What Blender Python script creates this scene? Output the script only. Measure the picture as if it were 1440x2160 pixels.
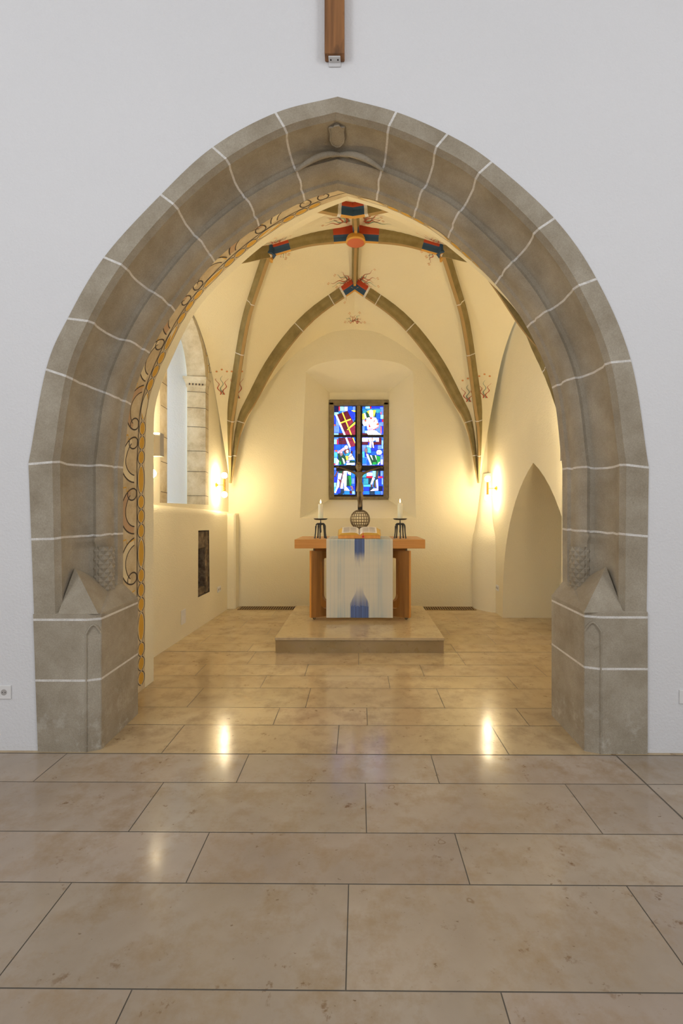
import bpy, math, random
from mathutils import Vector
from mathutils.geometry import tessellate_polygon
random.seed(7)
for o in list(bpy.data.objects): bpy.data.objects.remove(o)
S = bpy.context.scene
COL = S.collection

# ------------------------------------------------------------------ camera, world, light, exposure
F = 1000.0                      # focal length in pixels of the 1440x2160 frame
YAW = 0.0075
EYE = 1.5
cam_d = bpy.data.cameras.new('camera'); cam = bpy.data.objects.new('camera', cam_d); COL.objects.link(cam)
cam.location = (0, 0, EYE); cam.rotation_euler = (math.pi/2, 0, YAW)
cam_d.sensor_fit = 'VERTICAL'; cam_d.sensor_height = 36; cam_d.lens = F/2160*36
cam_d.shift_x = -28.5/2160; cam_d.clip_start = 0.05
S.camera = cam
S.view_settings.view_transform = 'Standard'; S.view_settings.look = 'None'
S.view_settings.gamma = 1; S.view_settings.use_curve_mapping = False
S.view_settings.exposure = 0.0
w = bpy.data.worlds.new('world'); S.world = w; w.use_nodes = True
w.node_tree.nodes['Background'].inputs[0].default_value = (0.90, 0.94, 1.0, 1)
w.node_tree.nodes['Background'].inputs[1].default_value = 0.72

def area(name, loc, target, sx, sy, power, color):
    l = bpy.data.lights.new(name, 'AREA'); l.shape = 'RECTANGLE'; l.size = sx; l.size_y = sy
    l.energy = power; l.color = color
    o = bpy.data.objects.new(name, l); COL.objects.link(o); o.location = loc
    o.rotation_euler = (Vector(target)-Vector(loc)).to_track_quat('-Z', 'Y').to_euler()
    return o
area('nave_window_light', (-4.3, -1.6, 4.2), (0.4, 2.97, 3.0), 1.8, 3.0, 105, (0.94, 0.95, 1.0))
area('nave_window_light', (4.3, -1.6, 4.2), (-0.4, 2.97, 3.0), 1.8, 3.0, 90, (0.96, 0.96, 1.0))
area('side_window_daylight', (-3.05, 5.9, 2.7), (0, 5.9, 2.2), 1.1, 1.9, 26, (0.72, 0.85, 1.0))

# ------------------------------------------------------------------ small helpers
def lin(c):
    c = c/255.0
    return c/12.92 if c <= 0.04045 else ((c+0.055)/1.055)**2.4
def rgb(r, g, b): return (lin(r), lin(g), lin(b), 1)
def unp(px, py, d):             # point of the place seen at a pixel at a measured distance
    return Vector(((px-756)/F*d, d, EYE-(py-1080)/F*d))
def lerp(a, b, t): return a+(b-a)*t
def spline(pts, n):             # Catmull-Rom through points, n samples per span
    P = [Vector(p) for p in pts]
    out = []
    for i in range(len(P)-1):
        p0 = P[i-1] if i > 0 else P[i]*2-P[i+1]
        p1, p2 = P[i], P[i+1]
        p3 = P[i+2] if i+2 < len(P) else P[i+1]*2-P[i]
        for k in range(n):
            t = k/n
            out.append(0.5*((2*p1)+(p2-p0)*t+(2*p0-5*p1+4*p2-p3)*t*t+(3*p1-p0-3*p2+p3)*t**3))
    out.append(P[-1].copy())
    return out
def resample(pts, n):
    L = [0]
    for a, b in zip(pts, pts[1:]): L.append(L[-1]+(b-a).length)
    out = []; j = 0
    for i in range(n):
        t = L[-1]*i/(n-1)
        while j < len(L)-2 and L[j+1] < t: j += 1
        out.append(pts[j].lerp(pts[j+1], (t-L[j])/max(1e-9, L[j+1]-L[j])))
    return out, L[-1]

class MB:
    def __init__(s): s.v = []; s.f = []; s.m = []; s.c = []
    def vert(s, p): s.v.append(tuple(p)); return len(s.v)-1
    def face(s, pts, m=0, c=None):
        i = len(s.v); s.v += [tuple(p) for p in pts]; s.f.append(tuple(range(i, i+len(pts)))); s.m.append(m); s.c.append(c)
    def grid(s, rows, m=0, closed=False, mf=None):
        b = len(s.v); n = len(rows[0])
        for r in rows: s.v += [tuple(p) for p in r]
        for i in range(len(rows)-1):
            for j in range(n if closed else n-1):
                k = (j+1) % n
                s.f.append((b+i*n+j, b+i*n+k, b+(i+1)*n+k, b+(i+1)*n+j)); s.m.append(mf(i, j) if mf else m); s.c.append(None)
    def box(s, lo, hi, m=0):
        x0, y0, z0 = lo; x1, y1, z1 = hi
        b = len(s.v)
        s.v += [(x0,y0,z0),(x1,y0,z0),(x1,y1,z0),(x0,y1,z0),(x0,y0,z1),(x1,y0,z1),(x1,y1,z1),(x0,y1,z1)]
        for q in ((0,3,2,1),(4,5,6,7),(0,1,5,4),(1,2,6,5),(2,3,7,6),(3,0,4,7)):
            s.f.append(tuple(b+i for i in q)); s.m.append(m); s.c.append(None)
    def prism(s, pts, off, m=0):    # closed polygon pushed along off
        a = [Vector(p) for p in pts]; o = Vector(off); b = [p+o for p in a]
        i = len(s.v); n = len(a); s.v += [tuple(p) for p in a+b]
        s.f.append(tuple(range(i+n-1, i-1, -1))); s.m.append(m); s.c.append(None)
        s.f.append(tuple(range(i+n, i+2*n))); s.m.append(m); s.c.append(None)
        for k in range(n):
            k2 = (k+1) % n
            s.f.append((i+k, i+k2, i+n+k2, i+n+k)); s.m.append(m); s.c.append(None)
    def lathe(s, prof, c=(0,0,0), n=24, m=0):
        c = Vector(c)
        s.grid([[c+Vector((r*math.cos(2*math.pi*k/n), r*math.sin(2*math.pi*k/n), z)) for k in range(n)] for r, z in prof], m, True)
    def tube(s, pts, r, n=8, m=0, cap=True):
        P = [Vector(p) for p in pts]; rows = []
        for i, p in enumerate(P):
            t = (P[min(i+1, len(P)-1)]-P[max(i-1, 0)]).normalized()
            a = t.cross(Vector((0, 0, 1)) if abs(t.z) < 0.95 else Vector((1, 0, 0))).normalized(); b = t.cross(a)
            rr = r[i] if isinstance(r, (list, tuple)) else r
            rows.append([p+a*rr*math.cos(2*math.pi*k/n)+b*rr*math.sin(2*math.pi*k/n) for k in range(n)])
        s.grid(rows, m, True)
        if cap: s.face(rows[0][::-1], m); s.face(rows[-1], m)
    def ball(s, c, r, n=16, m=0, sc=(1,1,1)):
        c = Vector(c); rows = []
        for i in range(n//2+1):
            a = math.pi*i/(n//2)
            rr = max(1e-5, math.sin(a))
            rows.append([c+Vector((r*sc[0]*rr*math.cos(2*math.pi*k/n), r*sc[1]*rr*math.sin(2*math.pi*k/n), -r*sc[2]*math.cos(a))) for k in range(n)])
        s.grid(rows, m, True)
    def poly(s, outer, holes, f, m=0):   # flat polygon with holes, 2D points mapped by f
        loops = [[Vector((p[0], p[1], 0)) for p in l] for l in [outer]+holes]
        flat = [p for l in loops for p in l]; b = len(s.v)
        s.v += [tuple(f(p.x, p.y)) for p in flat]
        for t in tessellate_polygon(loops): s.f.append(tuple(b+i for i in t)); s.m.append(m); s.c.append(None)
    def build(s, name, mats, parent=None, smooth=False, bevel=0, seg=2, fix=True, angle=40):
        me = bpy.data.meshes.new(name); me.from_pydata(s.v, [], s.f)
        if not isinstance(mats, (list, tuple)): mats = [mats]
        for m in mats: me.materials.append(m)
        me.polygons.foreach_set('material_index', s.m)
        if any(c is not None for c in s.c):
            ca = me.color_attributes.new('Col', 'FLOAT_COLOR', 'CORNER')
            for p, c in zip(me.polygons, s.c):
                for li in p.loop_indices: ca.data[li].color = c or (1, 1, 1, 1)
        import bmesh
        if fix:
            bm = bmesh.new(); bm.from_mesh(me)
            bmesh.ops.remove_doubles(bm, verts=bm.verts, dist=2e-5)
            bmesh.ops.recalc_face_normals(bm, faces=bm.faces)
            bm.to_mesh(me); bm.free()
        if smooth:
            me.polygons.foreach_set('use_smooth', [True]*len(me.polygons))
            me.set_sharp_from_angle(angle=math.radians(angle))
        o = bpy.data.objects.new(name, me); COL.objects.link(o)
        if parent: o.parent = parent
        if bevel:
            b = o.modifiers.new('Bevel', 'BEVEL'); b.width = bevel; b.segments = seg; b.limit_method = 'ANGLE'
        return o
def tag(o, label=None, cat=None, group=None, kind=None):
    if label: o['label'] = label
    if cat: o['category'] = cat
    if group: o['group'] = group
    if kind: o['kind'] = kind
    return o
def empty(name, loc, rz=0):
    o = bpy.data.objects.new(name, None); COL.objects.link(o); o.location = loc; o.rotation_euler = (0, 0, rz)
    o.empty_display_size = 0.1
    return o
def children(o): return [c for c in bpy.data.objects if c.parent == o]
def copy_tree(o, parent=None):
    c = o.copy(); COL.objects.link(c); c.parent = parent
    for ch in children(o): copy_tree(ch, c)
    return c

# ------------------------------------------------------------------ materials
class NT:
    def __init__(s, name):
        s.mat = bpy.data.materials.new(name); s.mat.use_nodes = True; s.t = s.mat.node_tree
        s.b = s.t.nodes['Principled BSDF']
    def n(s, typ, **kw):
        nd = s.t.nodes.new(typ)
        for k, v in kw.items():
            if k.startswith('i_'): nd.inputs[k[2:].replace('_', ' ')].default_value = v
            else: setattr(nd, k, v)
        return nd
    def l(s, a, b): s.t.links.new(a, b)
    def coords(s, scale=(1, 1, 1)):
        tc = s.n('ShaderNodeTexCoord'); mp = s.n('ShaderNodeMapping'); mp.inputs['Scale'].default_value = scale
        s.l(tc.outputs['Object'], mp.inputs[0]); return mp.outputs[0]
    def noise(s, vec, scale, detail=6, rough=0.6):
        x = s.n('ShaderNodeTexNoise'); x.inputs['Scale'].default_value = scale; x.inputs['Detail'].default_value = detail
        x.inputs['Roughness'].default_value = rough; s.l(vec, x.inputs['Vector']); return x.outputs['Fac']
    def ramp(s, fac, stops):
        r = s.n('ShaderNodeValToRGB'); e = r.color_ramp.elements
        while len(e) > 1: e.remove(e[-1])
        e[0].position = stops[0][0]; e[0].color = stops[0][1]
        for p, c in stops[1:]:
            q = e.new(p); q.color = c
        s.l(fac, r.inputs[0]); return r.outputs[0]
    def mix(s, fac, a, b, mode='MIX'):
        m = s.n('ShaderNodeMix', data_type='RGBA', blend_type=mode)
        for sock, v in ((m.inputs[0], fac), (m.inputs[6], a), (m.inputs[7], b)):
            if hasattr(v, 'links'): s.l(v, sock)
            else: sock.default_value = v
        return m.outputs[2]
    def bump(s, h, strength, dist=0.01):
        b = s.n('ShaderNodeBump'); b.inputs['Strength'].default_value = strength; b.inputs['Distance'].default_value = dist
        s.l(h, b.inputs['Height']); s.l(b.outputs[0], s.b.inputs['Normal'])
    def set(s, **kw):
        for k, v in kw.items():
            i = s.b.inputs[k.replace('_', ' ')]
            if hasattr(v, 'links'): s.l(v, i)
            else: i.default_value = v
        return s.mat
G = lambda v: (v, v, v, 1)
def plain(name, col, rough=0.6, metal=0.0, **kw):
    t = NT(name); v = t.coords(); n = t.noise(v, 9)
    c = t.mix(n, tuple(x*0.93 for x in col[:3])+(1,), tuple(min(1, x*1.07) for x in col[:3])+(1,))
    return t.set(Base_Color=c, Roughness=rough, Metallic=metal, **kw)
def plaster(name, col, amt=0.35, sp=0.03):
    t = NT(name); v = t.coords(); n = t.noise(v, 1.3, 5); n2 = t.noise(v, 5, 8)
    c = t.mix(n, tuple(x*(1-sp) for x in col[:3])+(1,), tuple(min(1, x*(1+sp)) for x in col[:3])+(1,))
    m = t.n('ShaderNodeMath', operation='ADD'); t.l(n2, m.inputs[0]); t.l(t.noise(v, 60, 3), m.inputs[1])
    t.bump(m.outputs[0], amt, 0.012)
    return t.set(Base_Color=c, Roughness=0.9)
def stone(name, cols, scale=3.5, grain=0.5, bump=0.3):
    t = NT(name); v = t.coords(); n = t.noise(v, scale, 8, 0.65); fine = t.noise(v, 160, 2)
    c = t.ramp(n, [(0.32, cols[0]), (0.5, cols[1]), (0.7, cols[2])])
    c = t.mix(grain, c, t.ramp(fine, [(0.3, G(0.72)), (0.7, G(1.2))]), 'MULTIPLY')
    if name == 'sandstone':     # lime scum and damp marks low on the blocks
        ge = t.n('ShaderNodeSeparateXYZ'); t.l(t.n('ShaderNodeNewGeometry').outputs['Position'], ge.inputs[0])
        zz = t.ramp(ge.outputs[2], [(0.0, G(1)), (0.42, G(0))])
        bl = t.ramp(t.noise(v, 9, 9, 0.75), [(0.52, G(0)), (0.62, G(1))])
        c = t.mix(t.mix(1.0, t.mix(1.0, zz, bl, 'MULTIPLY'), G(0.5), 'MULTIPLY'), c, rgb(206, 200, 188))
        dk = t.ramp(t.noise(v, 30, 4), [(0.68, G(0)), (0.74, G(1))])
        c = t.mix(t.mix(1.0, dk, G(0.3), 'MULTIPLY'), c, rgb(96, 84, 66))
    m = t.n('ShaderNodeMath', operation='ADD'); t.l(t.noise(v, 25, 8), m.inputs[0]); t.l(fine, m.inputs[1])
    t.bump(m.outputs[0], bump, 0.004)
    return t.set(Base_Color=c, Roughness=0.88)
def floor_mat(name, tone, rough=0.14, attr=True):
    t = NT(name); v = t.coords()
    base = t.ramp(t.noise(v, 1.1, 6, 0.6), [(0.3, tone[0]), (0.52, tone[1]), (0.72, tone[2])])
    cloud = t.ramp(t.noise(v, 4.5, 9, 0.72), [(0.47, G(0)), (0.66, G(1))])
    c = t.mix(t.mix(0.35, cloud, G(0), 'MIX'), base, rgb(156, 132, 100))
    spots = t.ramp(t.noise(v, 13, 5, 0.7), [(0.60, G(0)), (0.68, G(1))])
    zone = t.ramp(t.noise(v, 2.6, 3), [(0.48, G(0)), (0.58, G(1))])
    sp = t.mix(1.0, spots, zone, 'MULTIPLY')
    c = t.mix(t.mix(0.25, sp, G(0)), c, rgb(118, 84, 46))
    vo = t.n('ShaderNodeTexVoronoi'); vo.inputs['Scale'].default_value = 4.2
    nv = t.n('ShaderNodeTexNoise'); nv.inputs['Scale'].default_value = 11; t.l(v, nv.inputs['Vector'])
    wv = t.mix(0.09, v, nv.outputs['Color'], 'ADD'); t.l(wv, vo.inputs['Vector'])
    ring = t.ramp(vo.outputs['Distance'], [(0.05, G(0)), (0.065, G(1)), (0.085, G(0))])
    sel = t.n('ShaderNodeSeparateColor'); t.l(vo.outputs['Color'], sel.inputs[0])
    pick = t.ramp(sel.outputs[0], [(0.72, G(0)), (0.75, G(1))])
    rr = t.mix(1.0, ring, pick, 'MULTIPLY')
    c = t.mix(t.mix(0.35, rr, G(0)), c, rgb(128, 100, 66))
    if attr:
        at = t.n('ShaderNodeAttribute', attribute_name='Col'); c = t.mix(1.0, c, at.outputs['Color'], 'MULTIPLY')
    fs = t.ramp(t.noise(t.coords((1, 1.6, 1)), 34, 4, 0.6), [(0.66, G(0)), (0.71, G(1))])
    c = t.mix(t.mix(1.0, fs, t.ramp(t.noise(v, 3.3, 3), [(0.42, G(0.12)), (0.6, G(0.8))]), 'MULTIPLY'), c, rgb(104, 76, 44))
    r = t.ramp(t.noise(v, 6, 5), [(0.3, G(rough*0.8)), (0.7, G(rough*1.25))])
    t.bump(t.noise(v, 2.2, 2), 0.05, 0.004)
    return t.set(Base_Color=c, Roughness=r, IOR=1.5)
def wood(name, a, b, axis='x', rough=0.4, sc=1.0, knots=False):
    t = NT(name); s = {'x': (1.2, 30, 30), 'z': (30, 30, 1.2), 'y': (30, 1.2, 30)}[axis]
    v = t.coords(tuple(q*sc for q in s)); n = t.noise(v, 1.0, 7, 0.65)
    c = t.ramp(n, [(0.3, a), (0.65, b)])
    if knots:
        k = t.noise(t.coords((4, 4, 2.2)), 2.0, 3); c = t.mix(t.ramp(k, [(0.55, G(0)), (0.72, G(1))]), c, rgb(70, 46, 26))
    t.bump(n, 0.12, 0.002)
    return t.set(Base_Color=c, Roughness=rough)
def emit(name, col, strength):
    t = NT(name); return t.set(Base_Color=col, Emission_Color=col, Emission_Strength=strength)

M_wall = plaster('white_plaster', rgb(224, 223, 222), 0.3)
M_chan = plaster('cream_plaster', rgb(236, 226, 194), 0.4)
M_vault = plaster('vault_plaster', rgb(234, 222, 186), 0.35, 0.05)
M_stone = stone('sandstone', (rgb(148, 136, 115), rgb(163, 152, 132), rgb(177, 167, 148)))
M_mortar = stone('lime_mortar', (rgb(206, 200, 190), rgb(218, 213, 204), rgb(228, 224, 217)), 20)
M_rib = stone('rib_paint', (rgb(124, 108, 66), rgb(138, 122, 78), rgb(150, 134, 90)), 6, 0.2)
M_ribedge = plain('rib_edge_ochre', rgb(164, 134, 84), 0.8)
M_red = plain('boss_red', rgb(176, 66, 32), 0.8)
M_blue = plain('boss_blue', rgb(44, 74, 104), 0.8)
M_gold = plain('boss_gold', rgb(206, 152, 62), 0.6)
M_line = plain('scroll_black_paint', rgb(78, 66, 54), 0.9)
M_oval = plain('oval_ochre_paint', rgb(212, 162, 58), 0.9)
M_ovrim = plain('oval_rim_paint', rgb(224, 208, 168), 0.9)
M_jamb = stone('painted_jamb_plaster', (rgb(186, 162, 122), rgb(204, 184, 146), rgb(216, 200, 164)), 7, 0.25)
M_floorA = floor_mat('nave_limestone', (rgb(158, 143, 125), rgb(174, 160, 143), rgb(188, 176, 161)))
M_floorB = floor_mat('limestone_warm_glow', (rgb(178, 155, 118), rgb(194, 172, 134), rgb(204, 185, 149)))  # same stone as the nave; the chancel's warm lamp glow is put into this colour
M_grout = plain('grout', rgb(112, 104, 92), 0.9)
M_dkjoint = plain('dark_movement_joint', rgb(70, 68, 66), 0.7)
M_oak = wood('oak_top', rgb(186, 126, 52), rgb(208, 150, 74), 'x', 0.35)
M_oakv = wood('oak_frame', rgb(136, 90, 36), rgb(162, 110, 50), 'z', 0.38)
M_oakedge = wood('oak_lit_edge_and_stand', rgb(210, 142, 60), rgb(226, 160, 76), 'z', 0.38)  # frame ends painted brighter for their lit look; also the book stand's oak
M_beam = wood('old_beam', rgb(104, 66, 32), rgb(158, 106, 58), 'z', 0.6, 0.8, True)
M_bronze = plain('dark_bronze', rgb(124, 106, 78), 0.42, 0.6)
M_iron = plain('wrought_iron', rgb(72, 72, 72), 0.45, 0.7)
M_brass = plain('brass', rgb(214, 164, 72), 0.22, 1.0)
M_wax = plain('candle_wax', rgb(246, 240, 214), 0.5, Subsurface_Weight=0.3, Subsurface_Radius=(0.02, 0.012, 0.006))
M_flame = emit('flame', (1.0, 0.66, 0.32, 1), 9)
M_globe = emit('lamp_glass', (1.0, 0.82, 0.53, 1), 132)
M_metal = plain('white_metal', rgb(214, 212, 210), 0.4)
M_black = plain('black_hole', rgb(40, 34, 30), 0.8)
M_plastic = plain('white_plastic', rgb(232, 230, 226), 0.35)
M_greybox = plain('grey_speaker_cloth', rgb(172, 166, 154), 0.7)
M_page = plain('paper', rgb(244, 238, 228), 0.8)
M_print = plain('print_grey', rgb(196, 190, 186), 0.9)
M_gilt = plain('gilt_page_edge', rgb(222, 184, 84), 0.45)
M_ribbon = plain('red_ribbon', rgb(206, 24, 44), 0.6)
M_framew = stone('window_stone_frame', (rgb(116, 104, 78), rgb(134, 121, 93), rgb(150, 137, 108)), 14, 0.3)
M_bar = plain('iron_bar', rgb(44, 40, 38), 0.5, 0.5)
M_ashlar = stone('painted_ashlar', (rgb(176, 158, 124), rgb(206, 192, 160), rgb(222, 212, 188)), 4, 0.3, 0.5)
M_rough = stone('dark_rubble', (rgb(70, 58, 44), rgb(110, 94, 74), rgb(150, 132, 106)), 16, 0.4, 0.9)
M_vermil = plain('flame_red_paint', rgb(178, 74, 44), 0.9)
M_sage = plain('flame_green_paint', rgb(122, 146, 122), 0.9)
M_orange = plain('flower_orange_paint', rgb(214, 146, 88), 0.9)

# ------------------------------------------------------------------ arch curves
YF = 2.96          # nave face of the arch wall
YS = 3.50          # back of the stone mouldings
YB = 4.20          # chancel face of the arch wall
LJ = [((60,978),(255,986)), ((97,780),(272,850)), ((143,672),(312,742)), ((220,543),(366,652)), ((340,412),(450,548)), ((450,312),(545,472)), ((582,241),(641,420)), ((712,208),(712,398))]
RJ = [((1362,988),(1187,990)), ((1325,764),(1165,818)), ((1253,592),(1112,690)), ((1165,465),(1045,598)), ((1034,346),(945,499)), ((942,288),(874,456)), ((835,241),(795,420)), ((712,208),(712,398))]
PROF = [(0,2.955),(.477,2.955),(.55,2.995),(.505,3.04),(.484,3.10),(.50,3.16),(.555,3.215),(.64,3.255),(.72,3.268),(.735,3.268),(.80,3.262),(.87,3.285),(.93,3.325),(.95,3.37),(.925,3.405),(.94,3.425),(1,3.44),(1,3.52)]
def side_curves(J):
    O = [unp(*a, 2.97) for a, b in J]; I = [unp(*b, 3.5) for a, b in J]
    for p in O: p.y = 0
    for p in I: p.y = 0
    return O, I
def arch_point(o, i, a, d): p = o.lerp(i, a); return Vector((p.x, d, p.z))
SIDE = {}
for key, J in (('L', LJ), ('R', RJ)):
    O, I = side_curves(J)
    n = 8
    SO, SI = spline(O, n), spline(I, n)
    SIDE[key] = dict(O=O, I=I, SO=SO, SI=SI, n=n)

arch = empty('chancel_arch', (-0.13, 2.97, 0))
tag(arch, 'pointed grey sandstone chancel arch with moulded sides and white mortar joints', 'arch')
PA = Vector((-0.13, 2.97, 0))
def child(mb, name, mats, parent, off=PA, **kw):
    o = mb.build(name, mats, parent, **kw)
    for v in o.data.vertices: v.co -= off
    return o
def joint_z(key): return ([0.446, 0.826, 1.328] if key == 'L' else [0.527, 0.847, 1.35])
for key in 'LR':
    sd = SIDE[key]; SO, SI, n = sd['SO'], sd['SI'], sd['n']
    rnd = random.Random(3 if key == 'L' else 5)
    secs = []   # (O, I, mortar flag to next)
    # straight jamb from .80 up to the springing
    O0, I0 = SO[0], SI[0]
    ob = Vector((-2.03 if key == 'L' else 1.785, 0, 0.8)); ib = Vector((I0.x, 0, 0.8))
    zs = [0.80, 1.0, 1.2, joint_z(key)[2]]
    def at(z):
        t = (z-0.8)/(O0.z-0.8); t2 = (z-0.8)/(O0.z-0.8)
        return lerp(ob, O0, t), Vector((I0.x, 0, lerp(0.8, I0.z, t2)))
    hw = 0.007
    for z in zs[:-1]: secs.append((*at(z), 0, 0))
    zj = zs[-1]; secs.append((*at(zj-hw), 1, 1)); secs.append((*at(zj+hw), 0, 2))
    for z in (1.45, 1.6): secs.append((*at(z), 0, 0))
    N = len(SO)
    for i in range(N):
        o_, i_ = SO[i], SI[i]
        if i % n == 0 and i < N-1:
            nx_o, nx_i = SO[i+1], SI[i+1]
            pv_o, pv_i = (SO[i-1], SI[i-1]) if i else at(1.6)
            do = (nx_o-pv_o).normalized()*hw; di = (nx_i-pv_i).normalized()*hw
            secs.append((o_-do, i_-di, 1, 1)); secs.append((o_+do, i_+di, 0, 2))
        else: secs.append((o_, i_, 0, 0))
    wob = [[rnd.uniform(-1, 1) for _ in PROF] for _ in secs]
    for k in range(1, len(secs)):
        if secs[k][3] == 2: wob[k] = wob[k-1]
    rows = []
    for k, (o_, i_, mflag, jj) in enumerate(secs):
        row = []
        tng = (secs[min(k+1, len(secs)-1)][0]-secs[max(k-1, 0)][0]).normalized()
        for q, (a, d) in enumerate(PROF):
            p = arch_point(o_, i_, a, d)
            if jj: p = p+Vector((tng.x, 0, tng.z))*wob[k][q]*0.003
            row.append(p)
        rows.append(row)
    mb = MB(); mb.grid(rows, mf=lambda i, j: 1 if secs[i][2] else 0)
    child(mb, 'moulded_jamb', [M_stone, M_mortar], arch, smooth=True, angle=28)
    # bell moulding between shaft and base
    mb = MB(); rows = []
    for dz, e in ((0.0, 0.0), (-0.004, 0.02), (-0.02, 0.028), (-0.035, 0.02), (-0.05, 0.008), (-0.07, 0.0)):
        o_, i_ = at(joint_z(key)[2]-0.012+dz)
        rows.append([arch_point(o_, i_, a, d-e*(0.6+0.4*math.sin(a*3))) for a, d in PROF[3:15]])
    mb.grid(rows); child(mb, 'bell_moulding', M_stone, arch, smooth=True, angle=50)
    # diamond cut base of the round shaft
    sg = -1 if key == 'L' else 1
    cxr = lerp(at(1.1)[0], at(1.1)[1], 0.80).x; c = Vector((cxr, 3.34, 0)); mb = MB(); rows = []
    NZ, NA = 144, 72
    for i in range(NZ+1):
        z = 0.90+0.36*i/NZ; row = []
        for j in range(NA+1):
            th = math.pi*(0.70+1.5*j/NA)   # faces the nave
            u = (j/NA)*6.0; wv = (z-0.90)/0.060
            a1 = (u+wv) % 1; b1 = (u-wv) % 1
            h = min(a1, 1-a1, b1, 1-b1)*2
            r = 0.070+0.013*h
            row.append(c+Vector((r*math.cos(th if sg < 0 else math.pi-th), r*math.sin(th), z)))
        rows.append(row)
    mb.grid(rows); child(mb, 'diamond_cut_base', M_stone, arch, smooth=False)
    # plinth block
    if key == 'L': p = [(-2.035, 2.95), (-1.70, 2.95), (-1.625, 2.985), (-1.64, 3.52), (-2.04, 3.52)]; inner = -1.765; xo0 = -2.005
    else: p = [(1.79, 2.95), (1.50, 2.95), (1.415, 2.985), (1.425, 3.52), (1.79, 3.52)]; inner = 1.52; xo0 = 1.79
    zt = joint_z(key)[1]; zj = joint_z(key)[0]
    mb = MB()
    lv = [(0, 0), (zj-hw, 1), (zj+hw, 0), (zt-hw, 1), (zt+hw, 0), (zt+0.035, 0)]
    rows = [[Vector((x if i else lerp(xo0, x, z/0.86), y, z)) for i, (x, y) in enumerate(p)] for z, m in lv]
    mb.grid(rows, mf=lambda i, j: lv[i][1])
    z1 = zt+0.035; P3 = [Vector((x, y, z1)) for x, y in p]
    q2 = Vector((inner, 3.40, z1+0.11)); q3 = Vector((inner, 3.52, z1+0.12)); q1 = Vector((inner-sg*(-0.10), 3.02, z1+0.02))
    q1 = Vector((inner+sg*0.10, 3.05, z1+0.03))
    mb.face([P3[2], P3[3], q3, q2]); mb.face([P3[2], q2, q1]); mb.face([P3[1], P3[2], q1]); mb.face([P3[0], P3[1], q1])
    mb.face([P3[0], q1, q2, q3, P3[4]])
    mb.face([P3[3], P3[4], Vector((p[4][0], 3.52, z1+0.12)), q3])
    o = child(mb, 'plinth', [M_stone, M_mortar], arch, bevel=0.006)
    # stopped chamfer on the corner of the plinth
    a = Vector((p[1][0], 2.95, 0)); b = Vector((p[2][0], 2.985, 0))
    pl = []
    for k in range(9):
        t = k/8; pl.append(lerp(a, b, t)+Vector((0, -0.006, zt-0.09+0.055*math.sin(math.pi*min(1, t*1.0)))))
    mb = MB(); mb.tube(pl, 0.006, 6); mb.tube([a+Vector((0, -.003, 0.0)), a+Vector((0, -.003, zt-0.09))], 0.004, 6)
    child(mb, 'chamfer_stop', M_stone, arch, smooth=True)
    # pyramid broach
    if key == 'L': A = unp(155, 1198, 3.13); b1 = unp(119, 1296, 2.955); b2 = unp(205, 1296, 2.955); b3 = Vector((-1.74, 3.50, 0.90)); b4 = Vector((-1.95, 3.3, 0.86))
    else: A = unp(1276, 1195, 3.13); b1 = unp(1312, 1290, 2.955); b2 = unp(1229, 1292, 2.955); b3 = Vector((1.49, 3.50, 0.92)); b4 = Vector((1.70, 3.3, 0.86))
    mb = MB(); mb.face([b1, b2, A]); mb.face([b2, b3, A]); mb.face([b3, b4, A]); mb.face([b4, b1, A])
    mid = (b1+b2)/2
    child(mb, 'pyramid_broach', M_stone, arch)

# crossing roll ends and the little shield under the apex
mb = MB()
for sg in (-1, 1):
    path = [Vector((-0.13+sg*x, d, z+0.014)) for x, d, z in ((0.30, 3.235, 3.815), (0.20, 3.215, 3.868), (0.10, 3.215, 3.908), (0.0, 3.235, 3.925), (-0.08, 3.262, 3.915))]
    mb.tube(spline(path, 5), [0.004+0.016*math.sin(math.pi*min(1, (k+2)/20)) for k in range(21)], 10)
child(mb, 'crossing_roll', M_stone, arch, smooth=True)
sh = [(-1, 1), (-.5, 1), (-.3, 1.15), (.3, 1.2), (.55, 1), (1, 1.05), (.85, .5), (.95, -.1), (.8, -.6), (.3, -1), (-.2, -1.05), (-.75, -.8), (-1, -.3), (-.88, .4)]
mb = MB()
def shp(x, y, k=1.0, dz=0): return Vector((-0.14+x*0.048*k, 3.115-y*0.072*k, 3.963+dz+y*0.004))
mb.prism([shp(x, y) for x, y in sh], (0, 0, 0.05)); 
mb.tube([shp(x, y, 1.02, -0.001) for x, y in sh+sh[:1]], 0.004, 6)
child(mb, 'shield', M_stone, arch)

# ------------------------------------------------------------------ arch wall with painted reveal
RL = [(-1.82, 0), (-1.82, 1.2), (-1.82, 2.1), (-1.80, 2.47), (-1.667, 2.84), (-1.41, 3.33), (-0.987, 3.75), (-0.65, 4.0), (-0.35, 4.16), (-0.09, 4.265)]
RR = [(1.79, 0), (1.79, 1.2), (1.79, 2.2), (1.70, 2.75), (1.45, 3.2), (1.19, 3.50), (0.91, 3.75), (0.596, 3.99), (0.25, 4.16), (-0.09, 4.265)]
def rear(L): 
    return resample(spline([Vector((x, 0, z)) for x, z in L], 8), 81)[0]
REAR = {'L': rear(RL), 'R': rear(RR)}
FRONT = {}
for key in 'LR':
    I = SIDE[key]['SI']; sg = -1 if key == 'L' else 1
    out = []
    c = Vector((-0.13, 0, 1.2))
    for p in I:
        q = p+(p-c).normalized()*0.055; q.x += sg*0.03 if abs(p.x+0.13) > 0.03 else 0; out.append(q)
    out[-1].x = -0.12
    FRONT[key] = resample([Vector((out[0].x, 0, 0)), Vector((out[0].x, 0, 1.0))]+out, 81)[0]
LEN = {k: resample(REAR[k], 81)[1] for k in 'LR'}
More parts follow.
